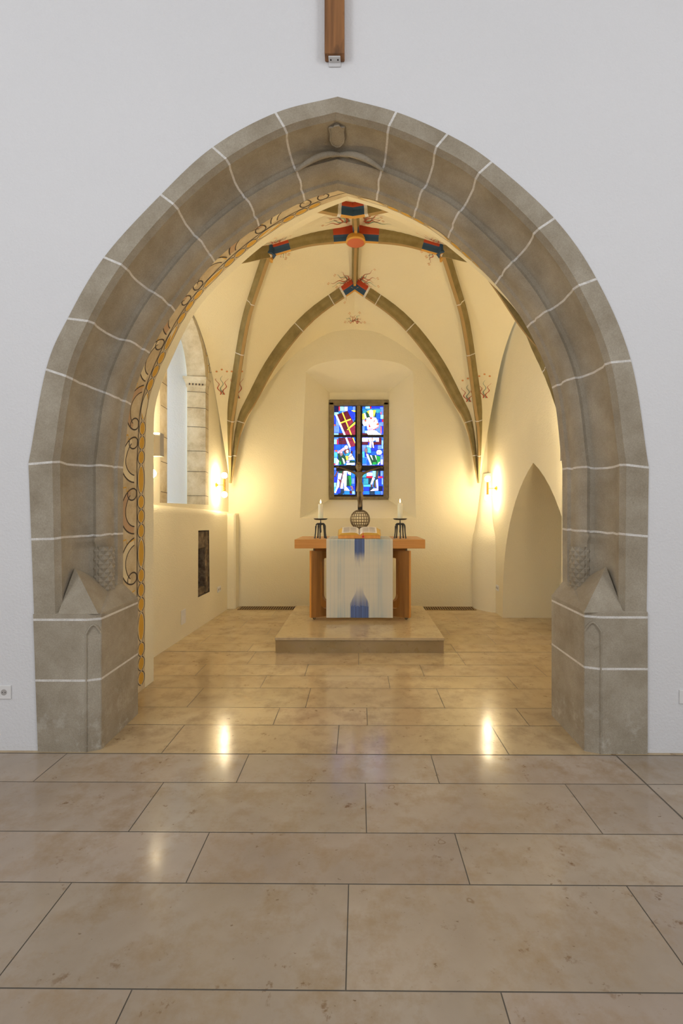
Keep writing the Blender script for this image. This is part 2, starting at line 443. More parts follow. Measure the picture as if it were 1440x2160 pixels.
def J(key, L, d, off=0.0):
    f = max(0, min(79.999, L/LEN[key]*80)); i = int(f); t = f-i
    a = FRONT[key][i].lerp(FRONT[key][i+1], t); b = REAR[key][i].lerp(REAR[key][i+1], t)
    u = (d-YS)/(YB-YS); p = a.lerp(b, u); p.y = d
    if off:
        tg = (REAR[key][i+1]-REAR[key][i]).normalized(); nrm = Vector((tg.z, 0, -tg.x))*(1 if key == 'L' else -1)
        p = p+nrm*off
    return p
def holes_wall():
    mb = MB()
    Lo = [(-2.005, -0.0)]+[(p.x, p.z) for p in SIDE['L']['SO']]
    Ro = [(1.785, 0.0)]+[(p.x, p.z) for p in SIDE['R']['SO']]
    outline = [(-4.5, 0)]+Lo+Ro[::-1][1:]+[(4.5, 0), (4.5, 6.2), (-4.5, 6.2)]
    mb.poly(outline, [], lambda x, z: (x, 2.965, z))
    Lr = [(p.x, p.z) for p in REAR['L']]; Rr = [(p.x, p.z) for p in REAR['R']]
    outline = [(-3.6, 0)]+Lr+Rr[::-1][1:]+[(3.6, 0), (3.6, 6.2), (-3.6, 6.2)]
    mb.poly(outline, [], lambda x, z: (x, YB, z), 1)
    return mb.build('wall_front', [M_wall, M_chan], fix=False)
wf = holes_wall(); wf['kind'] = 'structure'
# painted reveal
def stroke(mb, key, pts, wd, m, off):
    P = [Vector((a, b, 0)) for a, b in pts]; l, r = [], []
    for i, p in enumerate(P):
        t = (P[min(i+1, len(P)-1)]-P[max(i-1, 0)]).normalized(); nn = Vector((-t.y, t.x, 0))
        l.append(p+nn*wd/2); r.append(p-nn*wd/2)
    mb.grid([[J(key, q.x, q.y, off) for q in l], [J(key, q.x, q.y, off) for q in r]], m)
def disc(mb, key, L, d, a, b, m, off, n=16):
    mb.face([J(key, L+a*math.cos(2*math.pi*k/n), d+b*math.sin(2*math.pi*k/n), off) for k in range(n)], m)
def spiral(cx, cy, r0, r1, a0, turns, n=26, sq=1.0):
    return [(cx+lerp(r0, r1, k/(n-1))*math.cos(a0+turns*2*math.pi*k/(n-1)), cy+sq*lerp(r0, r1, k/(n-1))*math.sin(a0+turns*2*math.pi*k/(n-1))) for k in range(n)]
mb = MB()
for key in 'LR':
    mb.grid([[J(key, LEN[key]*i/80, d) for i in range(81)] for d in (YS, 3.7, 3.9, 4.035, YB)], 0, mf=lambda i, j: 1 if i == 3 else 0)
    # chain of ovals
    L = 0.05; k = 0
    while L < LEN[key]-0.10:
        a = 0.125 if k % 4 == 3 else 0.058
        if L+2*a > LEN[key]: break
        disc(mb, key, L+a, 3.965, a*1.02, 0.052, 3, 0.0012); disc(mb, key, L+a, 3.965, a*0.90, 0.043, 2, 0.0018)
        for s in (-1, 1):
            stroke(mb, key, [(L+2*a*t/10, 3.965+s*(0.010+0.050*max(0, math.sin(math.pi*t/10))**0.6)) for t in range(11)], 0.007, 4, 0.0022)
        L += 2*a+0.008; k += 1
    stroke(mb, key, [(LEN[key]*t/80, 3.895) for t in range(81)], 0.012, 4, 0.0012)
    # scrolls
    L = 0.93; k = 0
    while L < LEN[key]-0.2:
        h = 0.40; A_, B_ = 0.20, 0.25
        fl_ = 1 if k % 3 else -1
        def sc_(ph, q_):
            kk = 1 if ph < 0.55*math.pi else max(0.10, math.exp(-(ph-0.55*math.pi)*0.38))
            cl = A_*(1-kk)*0.80; cd = 3.885-0.13*(1-kk)
            return (L+h/2+fl_*(cl-A_*kk*q_*math.cos(ph)), min(3.885, cd-B_*kk*q_*math.sin(ph)))
        mb.grid([[J(key, *sc_(0.2+ph*0.15, 0.98), 0.0008) for ph in range(18)], [J(key, *sc_(0.2+ph*0.15, 0.72), 0.0008) for ph in range(18)]], 5 if k % 2 else 3)
        stroke(mb, key, [sc_(0.15+ph*0.17, 1) for ph in range(50)], 0.012, 4, 0.0014)
        stroke(mb, key, [sc_(0.2+ph*0.15, 0.70) for ph in range(17)], 0.010, 4, 0.0016)
        stroke(mb, key, [(L-0.03, 3.56), (L-0.025, 3.72), (L-0.06, 3.73), (L-0.045, 3.86)], 0.010, 2, 0.0010)
        if k % 2 == 0:
            disc(mb, key, L+0.03, 3.64, 0.026, 0.030, 4, 0.0018); disc(mb, key, L+0.03, 3.64, 0.020, 0.022, 2, 0.0022)
        L += h+0.03; k += 1
    for q, (LL, dd) in enumerate(((0.10, 3.78), (0.26, 3.84), (0.34, 3.76), (0.83, 3.80))):
        disc(mb, key, LL, dd, 0.03, 0.030, 4, 0.0012); disc(mb, key, LL, dd, 0.024, 0.022, 2, 0.0018)
    stroke(mb, key, spiral(0.58, 3.80, 0.09, 0.02, 0.4, 1.4), 0.011, 4, 0.0014)
tr = mb.build('trim_1', [M_jamb, M_chan, M_oval, M_ovrim, M_line, plain('faded_pink_paint', rgb(190, 156, 120), 0.9)], smooth=False, fix=False); tr['kind'] = 'structure'
tr['label'] = 'painted arch reveal with black scrolls and ochre ovals'

# ------------------------------------------------------------------ floor of long stone slabs
rows_y = [2420, 2090, 1865, 1757, 1652, 1591, 1530, 1493, 1452, 1426, 1402, 1375]
ds = [0.6, 1.02]+[1500/(y-1080) for y in rows_y[1:]]
joints = {1: (-.711, .444), 2: (-1.16, -.04, 1.074), 3: (-.698, .448), 4: (-1.08, .037, 1.137), 5: (-1.81, -.678, .446), 6: (-1.225, -.137, .93), 7: (-.603, .062, 1.2), 8: (-1.32, -.407, .66), 9: (-.84, .267, 1.35), 10: (-1.5, -.494, .6), 11: (-1.1, .0, 1.05)}
while ds[-1] < 7.7: ds.append(ds[-1]+(0.31 if len(ds) % 2 else 0.41))
allrows = [(d0, d1, joints.get(i, None)) for i, (d0, d1) in enumerate(zip(ds, ds[1:]))]
for i in range(1, 12): allrows.insert(0, (allrows[0][0]-(0.31 if i % 2 else 0.42), allrows[0][0], None))
mb = MB(); rt = random.Random(21)
for (d0, d1, js) in allrows:
    js = list(js) if js else [rt.uniform(-1.2, 0)]
    js.sort()
    while js[0] > -4.5: js.insert(0, js[0]-1.12)
    while js[-1] < 4.5: js.append(js[-1]+1.12)
    nave = d1 < 2.96
    if nave: 
        js = sorted([j for j in js if abs(j-1.585) > 0.06]+[1.585])
    g = 0.0022
    for x0, x1 in zip(js, js[1:]):
        gl = 0.005 if nave and abs(x0-1.585) < 1e-6 else g; gr = 0.005 if nave and abs(x1-1.585) < 1e-6 else g
        far = 0.006 if abs(d1-2.935) < 0.01 or abs(d1-5.085) < 0.01 else g
        v = rt.uniform(0.93, 1.05); c = (v, v*rt.uniform(0.98, 1.0), v*rt.uniform(0.95, 1.0), 1)
        mb.face([(x0+gl, d0+g, 0), (x1-gr, d0+g, 0), (x1-gr, d1-far, 0), (x0+gl, d1-far, 0)], 0 if nave else 1, c)
mb.face([(-4.6, -3.5, -0.002), (4.6, -3.5, -0.002), (4.6, 7.8, -0.002), (-4.6, 7.8, -0.002)], 2, (1, 1, 1, 1))
fl = mb.build('floor', [M_floorA, M_floorB, M_grout], fix=False); fl['kind'] = 'structure'

# ------------------------------------------------------------------ nave shell around the camera
mb = MB(); mb.poly([(-3.5, 0), (3.0, 0), (3.0, 6.2), (-3.5, 6.2)], [[(-2.6, 2.4), (-0.9, 2.4), (-0.9, 5.4), (-2.6, 5.4)]], lambda a, b: (-4.5, a, b))
o = mb.build('wall_left_nave', M_wall, fix=False); o['kind'] = 'structure'
mb = MB(); mb.poly([(-3.5, 0), (3.0, 0), (3.0, 6.2), (-3.5, 6.2)], [[(-2.6, 2.4), (-0.9, 2.4), (-0.9, 5.4), (-2.6, 5.4)]], lambda a, b: (4.5, a, b))
o = mb.build('wall_right_nave', M_wall, fix=False); o['kind'] = 'structure'
mb = MB(); mb.face([(-4.5, -3.5, 6.2), (4.5, -3.5, 6.2), (4.5, 3.0, 6.2), (-4.5, 3.0, 6.2)])
o = mb.build('ceiling_nave', M_wall, fix=False); o['kind'] = 'structure'

# ------------------------------------------------------------------ chancel walls
YW = 7.52
def xl(d): return -2.11+(d-4.9)*0.036
def xr(d): return 2.07-(d-4.2)*0.010
# back wall with embrasure
oc = [unp(632, 1093, YW), unp(877, 1093, YW), unp(871, 785, YW)]
top = [unp(x, y, YW) for x, y in ((871, 785), (850, 770), (815, 761), (757, 757), (700, 761), (662, 771), (645, 784))]
emb = [unp(632, 1093, YW), unp(877, 1093, YW)]+spline(top, 4)
YG = 8.08
mb = MB()
mb.poly([(-2.4, 0), (2.4, 0), (2.4, 5.2), (-2.4, 5.2)], [[(p.x, p.z) for p in emb]], lambda x, z: (x, YW, z))
x0, x1, z0, z1 = -0.47, 0.475, 1.735, 3.36
ix0, ix1, iz1 = x0-0.02, x1+0.02, z1+0.03
itop = [Vector((lerp(ix1, ix0, k/(len(emb)-3)), YG-0.03, iz1+0.14)) for k in range(len(emb)-2)]
inner = [Vector((ix0, YG-0.03, z0-0.02)), Vector((ix1, YG-0.03, z0-0.02))]+itop
b = len(mb.v)
mb.grid([emb+[emb[0]], inner+[inner[0]]])
lip = [Vector((p.x, YG, min(p.z, iz1))) for p in inner]
mb.grid([inner+[inner[0]], lip+[lip[0]]])
mb.poly([(ix0, z0-0.02), (ix1, z0-0.02), (ix1, iz1), (ix0, iz1)], [], lambda x, z: (x, YG+0.12, z), 1)
o = mb.build('wall_back', [M_chan, M_framew], smooth=True, angle=22); o['kind'] = 'structure'

# left wall: thick lower part, window opening, cupboard niche
def arcwin(c, hw, zs, za, n=10):
    R = []
    for k in range(n+1):
        t = k/n; R.append((c+hw*math.cos(t*math.pi/2)**0.85, zs+(za-zs)*math.sin(t*math.pi/2)**1.0*(1.0)))
    return R
def winloop(d0, d1, zb, zs, za, n=12):
    c = (d0+d1)/2; hw = (d1-d0)/2; L = [(d0, zb), (d1, zb), (d1, zs)]
    rr = ((za-zs)**2+hw*hw)/(2*hw)      # pointed arch radius
    A = math.asin(min(1, (za-zs)/rr))
    for k in range(1, n+1): L.append((d1-rr+rr*math.cos(A*k/n), zs+rr*math.sin(A*k/n)))
    for k in range(n-1, -1, -1): L.append((d0+rr-rr*math.cos(A*k/n), zs+rr*math.sin(A*k/n)))
    return L
W0 = winloop(5.30, 6.50, 1.60, 3.28, 4.02)
Wb = winloop(5.12, 6.62, 1.60, 3.34, 4.20)
mb = MB()
Xu = lambda d: xl(d)-0.05
mb.poly([(YB, 1.60), (YW, 1.50), (YW, 5.2), (YB, 5.2)], [[(a, max(b, 1.601+0.0)) for a, b in Wb]], lambda a, b: (Xu(a), a, b))
nich = [(6.09, 0.40), (6.52, 0.40), (6.50, 1.25), (6.10, 1.26)]
mb.poly([(YB, 0), (YW, 0), (YW, 1.42), (YB, 1.52)], [nich], lambda a, b: (xl(a), a, b))
rows = []
for t in range(7):
    a = t/6*math.pi/2
    rows.append([(xl(d)-0.05*(1-math.cos(a)), d, lerp(lerp(1.52, 1.60, math.sin(a)), lerp(1.42, 1.50, math.sin(a)), (d-YB)/(YW-YB))) for d in (YB, 5.0, 6.0, 6.8, YW)])
mb.grid(rows)
loops = []
for (lp, dx) in ((Wb, 0), (W0, 0.006)): loops.append([Vector((Xu(a)+dx*0, a, b)) for a, b in lp])
mb.grid([l+[l[0]] for l in loops], 1)                                  # painted band on the wall face
W1 = winloop(5.34, 6.44, 1.61, 3.28, 3.96); W2 = winloop(5.40, 6.38, 1.62, 3.26, 3.88); W3 = winloop(5.6, 6.18, 1.70, 3.2, 3.7)
l1 = [Vector((Xu(a)-0.23, a, b)) for a, b in W1]; l2 = [Vector((Xu(a)-0.24, a, b)) for a, b in winloop(5.30, 6.46, 1.60, 3.30, 4.0)]; l3 = [Vector((-2.90, a, b)) for a, b in W3]
mb.grid([l+[l[0]] for l in (loops[1], l1)], 1); mb.grid([l+[l[0]] for l in (l1, l2)], 0); mb.grid([l+[l[0]] for l in (l2, l3)], 2)
# niche box
nb = [Vector((xl(a), a, b)) for a, b in nich]; nk = [Vector((xl(a)-0.30, a, b)) for a, b in nich]
mb.grid([nb+[nb[0]], nk+[nk[0]]], 3); mb.face(nk, 3)
nf = [(6.045, 0.36), (6.56, 0.36), (6.545, 1.29), (6.06, 1.30)]
# ashlar lines of the painted window surround
for z in (1.72, 2.05, 2.33, 2.66, 2.92, 3.14):
    for (pa, pb) in (((Xu(6.5)+0.002, 6.498), (Xu(6.44)-0.228, 6.438)),):
        mb.face([(pa[0], pa[1]-0.001, z), (pb[0], pb[1]-0.001, z), (pb[0], pb[1]-0.001, z+0.006), (pa[0], pa[1]-0.001, z+0.006)], 4)
    for d0, d1 in ((6.50, 6.60), (5.14, 5.30)):
        mb.face([(Xu(d0)+0.002, d0, z), (Xu(d1)+0.002, d1, z-0.01), (Xu(d1)+0.002, d1, z-0.004), (Xu(d0)+0.002, d0, z+0.006)], 4)
def wl_stroke(pts, wd, m):      # paint on the left wall face
    P = [Vector((a, b, 0)) for a, b in pts]; l, r = [], []
    for i, p in enumerate(P):
        t = (P[min(i+1, len(P)-1)]-P[max(i-1, 0)]).normalized(); nn = Vector((-t.y, t.x, 0))
        l.append(p+nn*wd/2); r.append(p-nn*wd/2)
    mb.grid([[(Xu(q.x)+0.003, q.x, q.y) for q in l], [(Xu(q.x)+0.003, q.x, q.y) for q in r]], m)
wl_stroke([(a, b) for a, b in winloop(5.08, 6.66, 3.3, 3.34, 4.26)[2:]], 0.007, 4)
for k, (a, b) in enumerate(((6.66, 3.52), (6.58, 3.72), (6.46, 3.90), (6.30, 4.05))):
    wl_stroke(spiral(a+0.03, b, 0.09, 0.015, 0.5, 1.3), 0.006, 4)
    wl_stroke(spiral(a-0.05, b-0.02, 0.05, 0.045, 0.2, 1.0), 0.008, 5)
o = mb.build('wall_left', [M_chan, M_ashlar, plaster('window_reveal_plaster', rgb(226, 228, 226), 0.3), M_rough, M_line, M_oval], fix=False); o['kind'] = 'structure'
# capital of the window surround
mb = MB()
pr = [(0.0, 3.20), (0.012, 3.23), (0.012, 3.25), (0.03, 3.28), (0.05, 3.31), (0.055, 3.34), (0.0, 3.345)]
rows = []
for e, z in pr:
    rows.append([(Xu(6.44)-0.24-e*0.6, 6.44-e, z), (Xu(6.5)+e*0.5, 6.5-e, z), (Xu(6.6)+e*0.5, 6.62+e*0.4, z)])
mb.grid(rows)
for k in range(5):
    t = 0.15+0.17*k; p = Vector((Xu(6.44)-0.24, 6.437, 3.20)).lerp(Vector((Xu(6.5), 6.497, 3.20)), t)
    mb.face([p+Vector((0, -0.014, 0.03)), p+Vector((0.02, -0.014, 0.03)), p+Vector((0.02, -0.014, 0.055)), p+Vector((0, -0.014, 0.055))], 1)
o = mb.build('trim_2', [M_ashlar, M_line], fix=False); o['kind'] = 'structure'; o['label'] = 'painted capital of the side window surround'
# side window glazing far out in the reveal
mb = MB(); mb.poly(W3, [], lambda a, b: (-2.9, a, b))
gm = NT('clear_window_glass'); gm.set(Base_Color=(0.8, 0.9, 1, 1), Roughness=0.3, Transmission_Weight=1.0)
gm.t.nodes.remove(gm.b); tb = gm.n('ShaderNodeBsdfTranslucent'); tb.inputs[0].default_value = (0.85, 0.93, 1, 1); tp = gm.n('ShaderNodeBsdfTransparent'); ms = gm.n('ShaderNodeMixShader'); ms.inputs[0].default_value = 0.35
gm.l(tp.outputs[0], ms.inputs[1]); gm.l(tb.outputs[0], ms.inputs[2]); gm.l(ms.outputs[0], gm.t.nodes['Material Output'].inputs[0])
o = mb.build('window_2', gm.mat, fix=False); o['kind'] = 'structure'
# corner pilaster, left
mb = MB(); mb.prism([(-2.06, 7.30, 0), (-1.925, 7.30, 0), (-1.90, 7.33, 0), (-1.90, YW, 0), (-2.06, YW, 0)], (0, 0, 1.46))
mb.prism([(-2.06, 7.30, 1.46), (-1.915, 7.33, 1.46), (-1.90, YW, 1.46), (-2.06, YW, 1.46)], (0, 0.0, 0.02))
o = mb.build('trim_3', M_chan, bevel=0.02, seg=3); o['kind'] = 'structure'; o['label'] = 'low plastered corner pilaster left of the altar'
# right wall with deep arched recess
N0 = winloop(4.46, 6.74, 0.0, 0.30, 2.08)
mb = MB()
def fR(a, b, o=0): return Vector((xr(a)-0.0+o-0.02*max(0, b-1.0)*0, a, b))
mb.poly([(YB, 0), (4.46, 0)]+[(a, b) for a, b in ([N0[0]]+N0[:2:-1]+[N0[2]])]+[(6.74, 0), (YW, 0), (YW, 5.2), (YB, 5.2)], [], lambda a, b: fR(a, b))
la = [fR(a, b) for a, b in N0]; lb = [fR(a, b, 0.80) for a, b in winloop(4.42, 6.74, 0, 0.30, 2.16)]
mb.grid([la[1:]+[la[0]], lb[1:]+[lb[0]]]); mb.face(lb)
o = mb.build('wall_right', M_chan, fix=False); o['kind'] = 'structure'
# rounded corner pier, right
mb = MB(); rows = []
plan = [(2.10, 7.06), (2.03, 7.08), (1.97, 7.12), (1.90, 7.20), (1.84, 7.30), (1.80, 7.40), (1.80, YW+0.02)]
for z, e in ((0, 0), (1.0, 0.0), (1.14, 0.012), (1.2, 0.03), (1.45, 0.075), (1.8, 0.12), (2.1, 0.16)):
    rows.append([Vector((min(2.11, x+e*(2.6 if 0 < k < 4 else 1)), y+e*0.4*(1 if 0 < k < 6 else 0), z)) for k, (x, y) in enumerate(plan)])
mb.grid(rows)
o = mb.build('trim_4', M_chan, smooth=True, angle=80, fix=False); o['kind'] = 'structure'; o['label'] = 'rounded plastered corner pier right of the altar'

# ------------------------------------------------------------------ vault
def XC(d): return -0.03-0.035*(d-5.8)/1.45
def V3(c, d, z): return Vector((c, d, z))
def fr(d): return 5.8-(d-5.8)*1.15     # front half
K = (-1.98, 7.30, 1.95)
form_b = [K, (-1.88, 7.45, 2.62), (-1.68, YW, 3.14), (-1.386, YW, 3.60), (-1.01, YW, 4.0), (-.49, YW, 4.33), (-.06, YW, 4.40)]
rib1 = [K, (-1.85, 7.24, 2.84), (-1.63, 7.18, 3.26), (-1.28, 7.10, 3.83), (-.74, 7.0, 4.42), (-.055, 6.85, 4.84)]
rib2 = [K, (-1.90, 7.04, 2.82), (-1.745, 6.8, 3.53), (-1.545, 6.49, 4.16), (-1.286, 6.09, 4.52), (-1.10, 5.8, 4.75)]
form_s = [K, (-2.06, 7.10, 2.75), (-2.08, 6.92, 3.15), (-2.09, 6.6, 3.63), (-2.10, 6.2, 3.95), (-2.12, 5.8, 4.10)]
Lc = [(-1.10, 5.8, 4.75), (-0.6, 5.8, 4.88), (-0.03, 5.8, 4.93)]
ridge = [(-.03, 5.8, 4.93), (-.045, 6.3, 4.92), (-.055, 6.85, 4.84), (-.06, 7.2, 4.62), (-.06, YW, 4.40)]
def tf(p, right, front):
    x, d, z = p
    if right: x = 2*XC(d)-x
    if front: 
        if d > 6.84 and abs(x-XC(d)) < 0.2: z -= 0.37*min(1, (d-5.8)/1.0)*(1 if d < 7.1 else 0.2)
        d = fr(d)
    return Vector((x, d, z))
NS = 24
mbv = MB()
curves = {}
for right in (0, 1):
    for front in (0, 1):
        g = lambda L: resample(spline([tf(p, right, front) for p in L], 8), NS)[0]
        fb, r1, r2, fs, lc, rd = g(form_b), g(rib1), g(rib2), g(form_s), g(Lc), g(ridge)
        curves[(right, front)] = (r1, r2, lc, rd)
        def patch(A, B, bulge=0.0, n=8):
            rows = []
            for k in range(n+1):
                t = k/n; rows.append([a.lerp(b, t)+Vector((0, 0, bulge*math.sin(math.pi*t)*(i/(NS-1)))) for i, (a, b) in enumerate(zip(A, B))])
            mbv.grid(rows)
        patch(fb, r1, 0.02); patch(r2, fs, 0.03)
        # kite between the two ribs and the crown
        n = NS; c = tf((-.03, 5.8, 4.93), right, front)
        rdg = resample([p for p in spline([tf(p, right, front) for p in ridge[:3]], 8)], 12)[0][::-1]
        lcg = resample(spline([tf(p, right, front) for p in Lc], 8), 12)[0]
        A = r1+rdg[1:]; B = r2+lcg[1:]
        rows = []
        for k in range(9):
            t = k/8; rows.append([a.lerp(b2, t)+Vector((0, 0, 0.05*math.sin(math.pi*t)*min(1, i/20))) for i, (a, b2) in enumerate(zip(A, B))])
        mbv.grid(rows)
ceil = mbv.build('ceiling', M_vault, smooth=True, angle=25, fix=True); ceil['kind'] = 'structure'
RP = [(-.055, .05), (-.055, -.035), (-.048, -.05), (-.036, -.062), (-.03, -.08), (-.03, -.10), (-.022, -.118), (.022, -.118), (.03, -.10), (.03, -.08), (.036, -.062), (.048, -.05), (.055, -.035), (.055, .05)]
def rib(path, joints=(), collars=(), k=1.0, taper=False, name='rib'):
    """path -> swept rib; collars: (from, to) lengths in metres painted red over blue with gold soffit"""
    P, L = resample([Vector(p) for p in path], max(8, int(sum((b-a).length for a, b in zip(path, path[1:]))/0.03)))
    n = len(P); rows = []
    for i, p in enumerate(P):
        t = (P[min(i+1, n-1)]-P[max(i-1, 0)]).normalized()
        sd_ = t.cross(Vector((0, 0, 1)))
        sd_ = sd_.normalized() if sd_.length > 0.05 else Vector((1, 0, 0))
        up = sd_.cross(t).normalized()
        if up.z < 0: up = -up
        kk = k*(min(1, 0.25+i/n*2.2) if taper else 1)
        rows.append([p+sd_*a*kk+up*b*kk for a, b in RP])
    def mf(i, j):
        s = (i+0.5)/(n-1)*L
        for c0, c1 in collars:
            if c0 <= s <= c1:
                if abs(s-c0) < 0.016 and c0 > 0.02 or abs(s-c1) < 0.016 and c1 < L-0.02: return 1
                return 2 if j in (0, 12) or j in (1, 11) else (4 if j == 6 else 3)
        return 5 if j == 6 else 0
    mb = MB(); mb.grid(rows, mf=mf)
    for js in joints:       # pale mortar rings
        f = js/L*(n-1); i = int(f)
        if i >= n-1: continue
        a = [x.lerp(y, f-i) for x, y in zip(rows[i], rows[i+1])]; t = (P[i+1]-P[i]).normalized()*0.006
        c0 = sum(a, Vector())/len(a)
        mb.grid([[q+(q-c0)*0.03-t for q in a], [q+(q-c0)*0.03+t for q in a]], 1)
    mb.face(rows[-1], 0)
    return mb.build(name, [M_rib, M_mortar, M_red, M_blue, M_gold, M_ribedge], ceil, smooth=True, angle=30)
for (right, front), (r1, r2, lc, rd) in curves.items():
    L1 = sum((b-a).length for a, b in zip(r1, r1[1:])); L2 = sum((b-a).length for a, b in zip(r2, r2[1:]))
    rib(r1, (0.42, 0.95, L1-1.05, L1-0.42), ((L1-(0.15 if front else 0.24), L1+1),), taper=True)
    rib(r2, (0.42, 0.95, L2-1.5, L2-0.75), ((L2-0.06, L2+1),), taper=True)
    if not front:
        rib(lc, (), ((-1, 0.26), (0.80, 2.0)))
for front in (0, 1):
    p = [tf(q, 0, front) for q in ridge[:3]]
    rib(spline(p, 8), (), ((-1, 0.16), (0.99 if not front else 0.9, 2)) , k=0.8)
# short continuation from the side crossings to the side wall formerets
mb = MB()
c = Vector((-0.035, 5.8, 4.80))
mb.lathe([(0.0, 0.06), (0.105, 0.06), (0.118, 0.03), (0.122, 0.0), (0.105, -0.012)], c, 28, 1)
mb.lathe([(0.104, -0.011), (0.09, -0.013), (0.0, -0.014)], c, 28, 0)
mb.build('boss', [plain('boss_disc_red', rgb(196, 104, 66), 0.7), M_gold], ceil, smooth=True)
for right in (0, 1):
    c = tf((-1.10, 5.8, 4.66), right, 0)
    mb = MB(); mb.prism([c+Vector((0.09*math.cos(math.pi/3*k), 0.09*math.sin(math.pi/3*k), -0.02)) for k in range(6)], (0, 0, 0.12), 0)
    mb.prism([c+Vector((0.022*math.cos(math.pi/3*k)+(0.02 if right==0 else -0.02), 0.05*math.sin(math.pi/3*k)+0.05, -0.06)) for k in range(6)], (0, 0, 0.05), 1)
    mb.build('side_boss', [M_blue, M_gold], ceil)
# painted flames on the vault next to the bosses
from mathutils.bvhtree import BVHTree
dg_v = [v.co.copy() for v in ceil.data.vertices]; bvh = BVHTree.FromPolygons(dg_v, [tuple(p.vertices) for p in ceil.data.polygons])
def on_vault(x, y):
    h = bvh.ray_cast(Vector((x, y, 1.0)), Vector((0, 0, 1)))
    return h[0]-Vector((0, 0, 0.006)) if h[0] else None
def flames(cx, cy, a0, a1, n, ln, name='painted_flames', seed=1):
    rn = random.Random(seed); mb = MB()
    for k in range(n):
        a = lerp(a0, a1, k/(n-1))+rn.uniform(-.05, .05); L = ln*rn.uniform(0.6, 1.1); m = 1 if k % 3 == 1 else 0
        l, r = [], []
        for i in range(12):
            t = i/11; rr = 0.02+L*t; wv = 0.014*math.sin(t*11+k); wd = 0.006*(1-t)+0.0012
            x = cx+rr*math.cos(a)-math.sin(a)*wv; y = cy+rr*math.sin(a)+math.cos(a)*wv
            p = on_vault(x-math.sin(a)*wd, y+math.cos(a)*wd); q = on_vault(x+math.sin(a)*wd, y-math.cos(a)*wd)
            if p is None or q is None: break
            l.append(p); r.append(q)
        if len(l) > 2: mb.grid([l, r], m)
        if k % 2 == 0:
            x = cx+(L+0.05)*math.cos(a); y = cy+(L+0.05)*math.sin(a)
            for d in range(4):
                ps = [on_vault(x+0.012*math.cos(d*1.57)+0.007*math.cos(q), y+0.012*math.sin(d*1.57)+0.007*math.sin(q)) for q in (0, 1.5, 3, 4.5)]
                if all(ps): mb.face(ps, 2)
    if mb.f: mb.build(name, [M_vermil, M_sage, M_orange], ceil, fix=False)
flames(-0.11, 6.80, math.radians(110), math.radians(230), 12, 0.26, seed=1)
flames(0.00, 6.80, math.radians(-50), math.radians(70), 12, 0.26, seed=2)
flames(-0.12, 5.70, math.radians(190), math.radians(262), 8, 0.3, seed=3)
flames(0.06, 5.70, math.radians(-82), math.radians(-10), 8, 0.3, seed=4)
flames(-0.98, 5.72, math.radians(215), math.radians(330), 9, 0.22, seed=5)
flames(0.92, 5.72, math.radians(210), math.radians(325), 9, 0.22, seed=6)
flames(-1.0, 5.90, math.radians(30), math.radians(80), 6, 0.16, seed=7)
flames(0.94, 5.90, math.radians(100), math.radians(150), 6, 0.16, seed=8)
flames(-0.06, 7.42, math.radians(190), math.radians(350), 7, 0.13, seed=9)

# painted flame plants low on the vault springers
def plants(px_list, name):
    mb = MB()
    for (px, py0, py1, key) in px_list:
        for k in range(3):
            l, r = [], []
            for i in range(14):
                t = i/13; x = px+(k-1)*(3+9*t*0.9)+3.0*math.sin(t*12+k); y = lerp(py0, py1+abs(k-1)*6, t); wd = 1.1*(1-t)+0.3
                for (xx, acc) in ((x-wd, l), (x+wd, r)):
                    dr = Vector(((xx-756)/F, 1, -(y-1080)/F)).normalized(); h = bvh.ray_cast(Vector((0, 0, EYE)), dr)
                    if h[0] is None: break
                    acc.append(h[0]-dr*0.008)
            n = min(len(l), len(r))
            if n > 3: mb.grid([l[:n], r[:n]], 1 if k == 1 else 0)
        for k in range(3):
            q = []
            for a in range(6):
                dr = Vector(((px+(k-1)*11+2.5*math.cos(a)-756)/F, 1, -(py1-9-(k == 1)*4+2.0*math.sin(a)-1080)/F)).normalized(); h = bvh.ray_cast(Vector((0, 0, EYE)), dr)
                if h[0]: q.append(h[0]-dr*0.008)
            if len(q) == 6: mb.face(q, 2)
    if mb.f: mb.build(name, [M_vermil, M_sage, M_orange], ceil, fix=False)
plants([(467, 832, 792, 0), (499, 840, 792, 1), (986, 848, 812, 2), (1021, 840, 803, 3)], 'painted_plants')

# ------------------------------------------------------------------ stained glass window
glassmat = NT('stained_glass')
at_ = glassmat.n('ShaderNodeAttribute', attribute_name='Col')
gn = glassmat.noise(glassmat.coords(), 14, 5); gr = glassmat.ramp(gn, [(0.3, G(0.7)), (0.7, G(1.25))])
gc = glassmat.mix(1.0, at_.outputs['Color'], gr, 'MULTIPLY')
glassmat.set(Base_Color=gc, Emission_Color=gc, Emission_Strength=2.7, Roughness=0.2)
M_lead = plain('lead_came', rgb(40, 38, 38), 0.6)
win = empty('window_1', (0, YG, z0)); win['kind'] = 'structure'; win['label'] = 'two-light stained glass window behind the altar'
WO = Vector((0, YG, z0))
mb = MB()
fw = 0.055
for (a, b, c, d) in ((x0, x0+fw, z0, z1), (x1-fw, x1, z0, z1), (-0.03, 0.032, z0+fw*0.4, z1-fw)):
    mb.box((a-(0.03 if a == x0 else 0), YG-0.07, c), (b+(0.03 if b == x1 else 0), YG+0.06, d))
mb.box((x0-0.03, YG-0.07, z1-fw), (x1+0.03, YG+0.06, z1+0.04)); mb.box((x0-0.03, YG-0.05, z0-0.03), (x1+0.03, YG+0.06, z0+0.03))
child(mb, 'stone_frame', M_framew, win, WO, bevel=0.012)
GY = YG
def gp(cx, cy, off=0): return Vector(((680+cx/9.393-756)/F*GY, GY-off, EYE-(830+cy/9.391-1080)/F*GY))
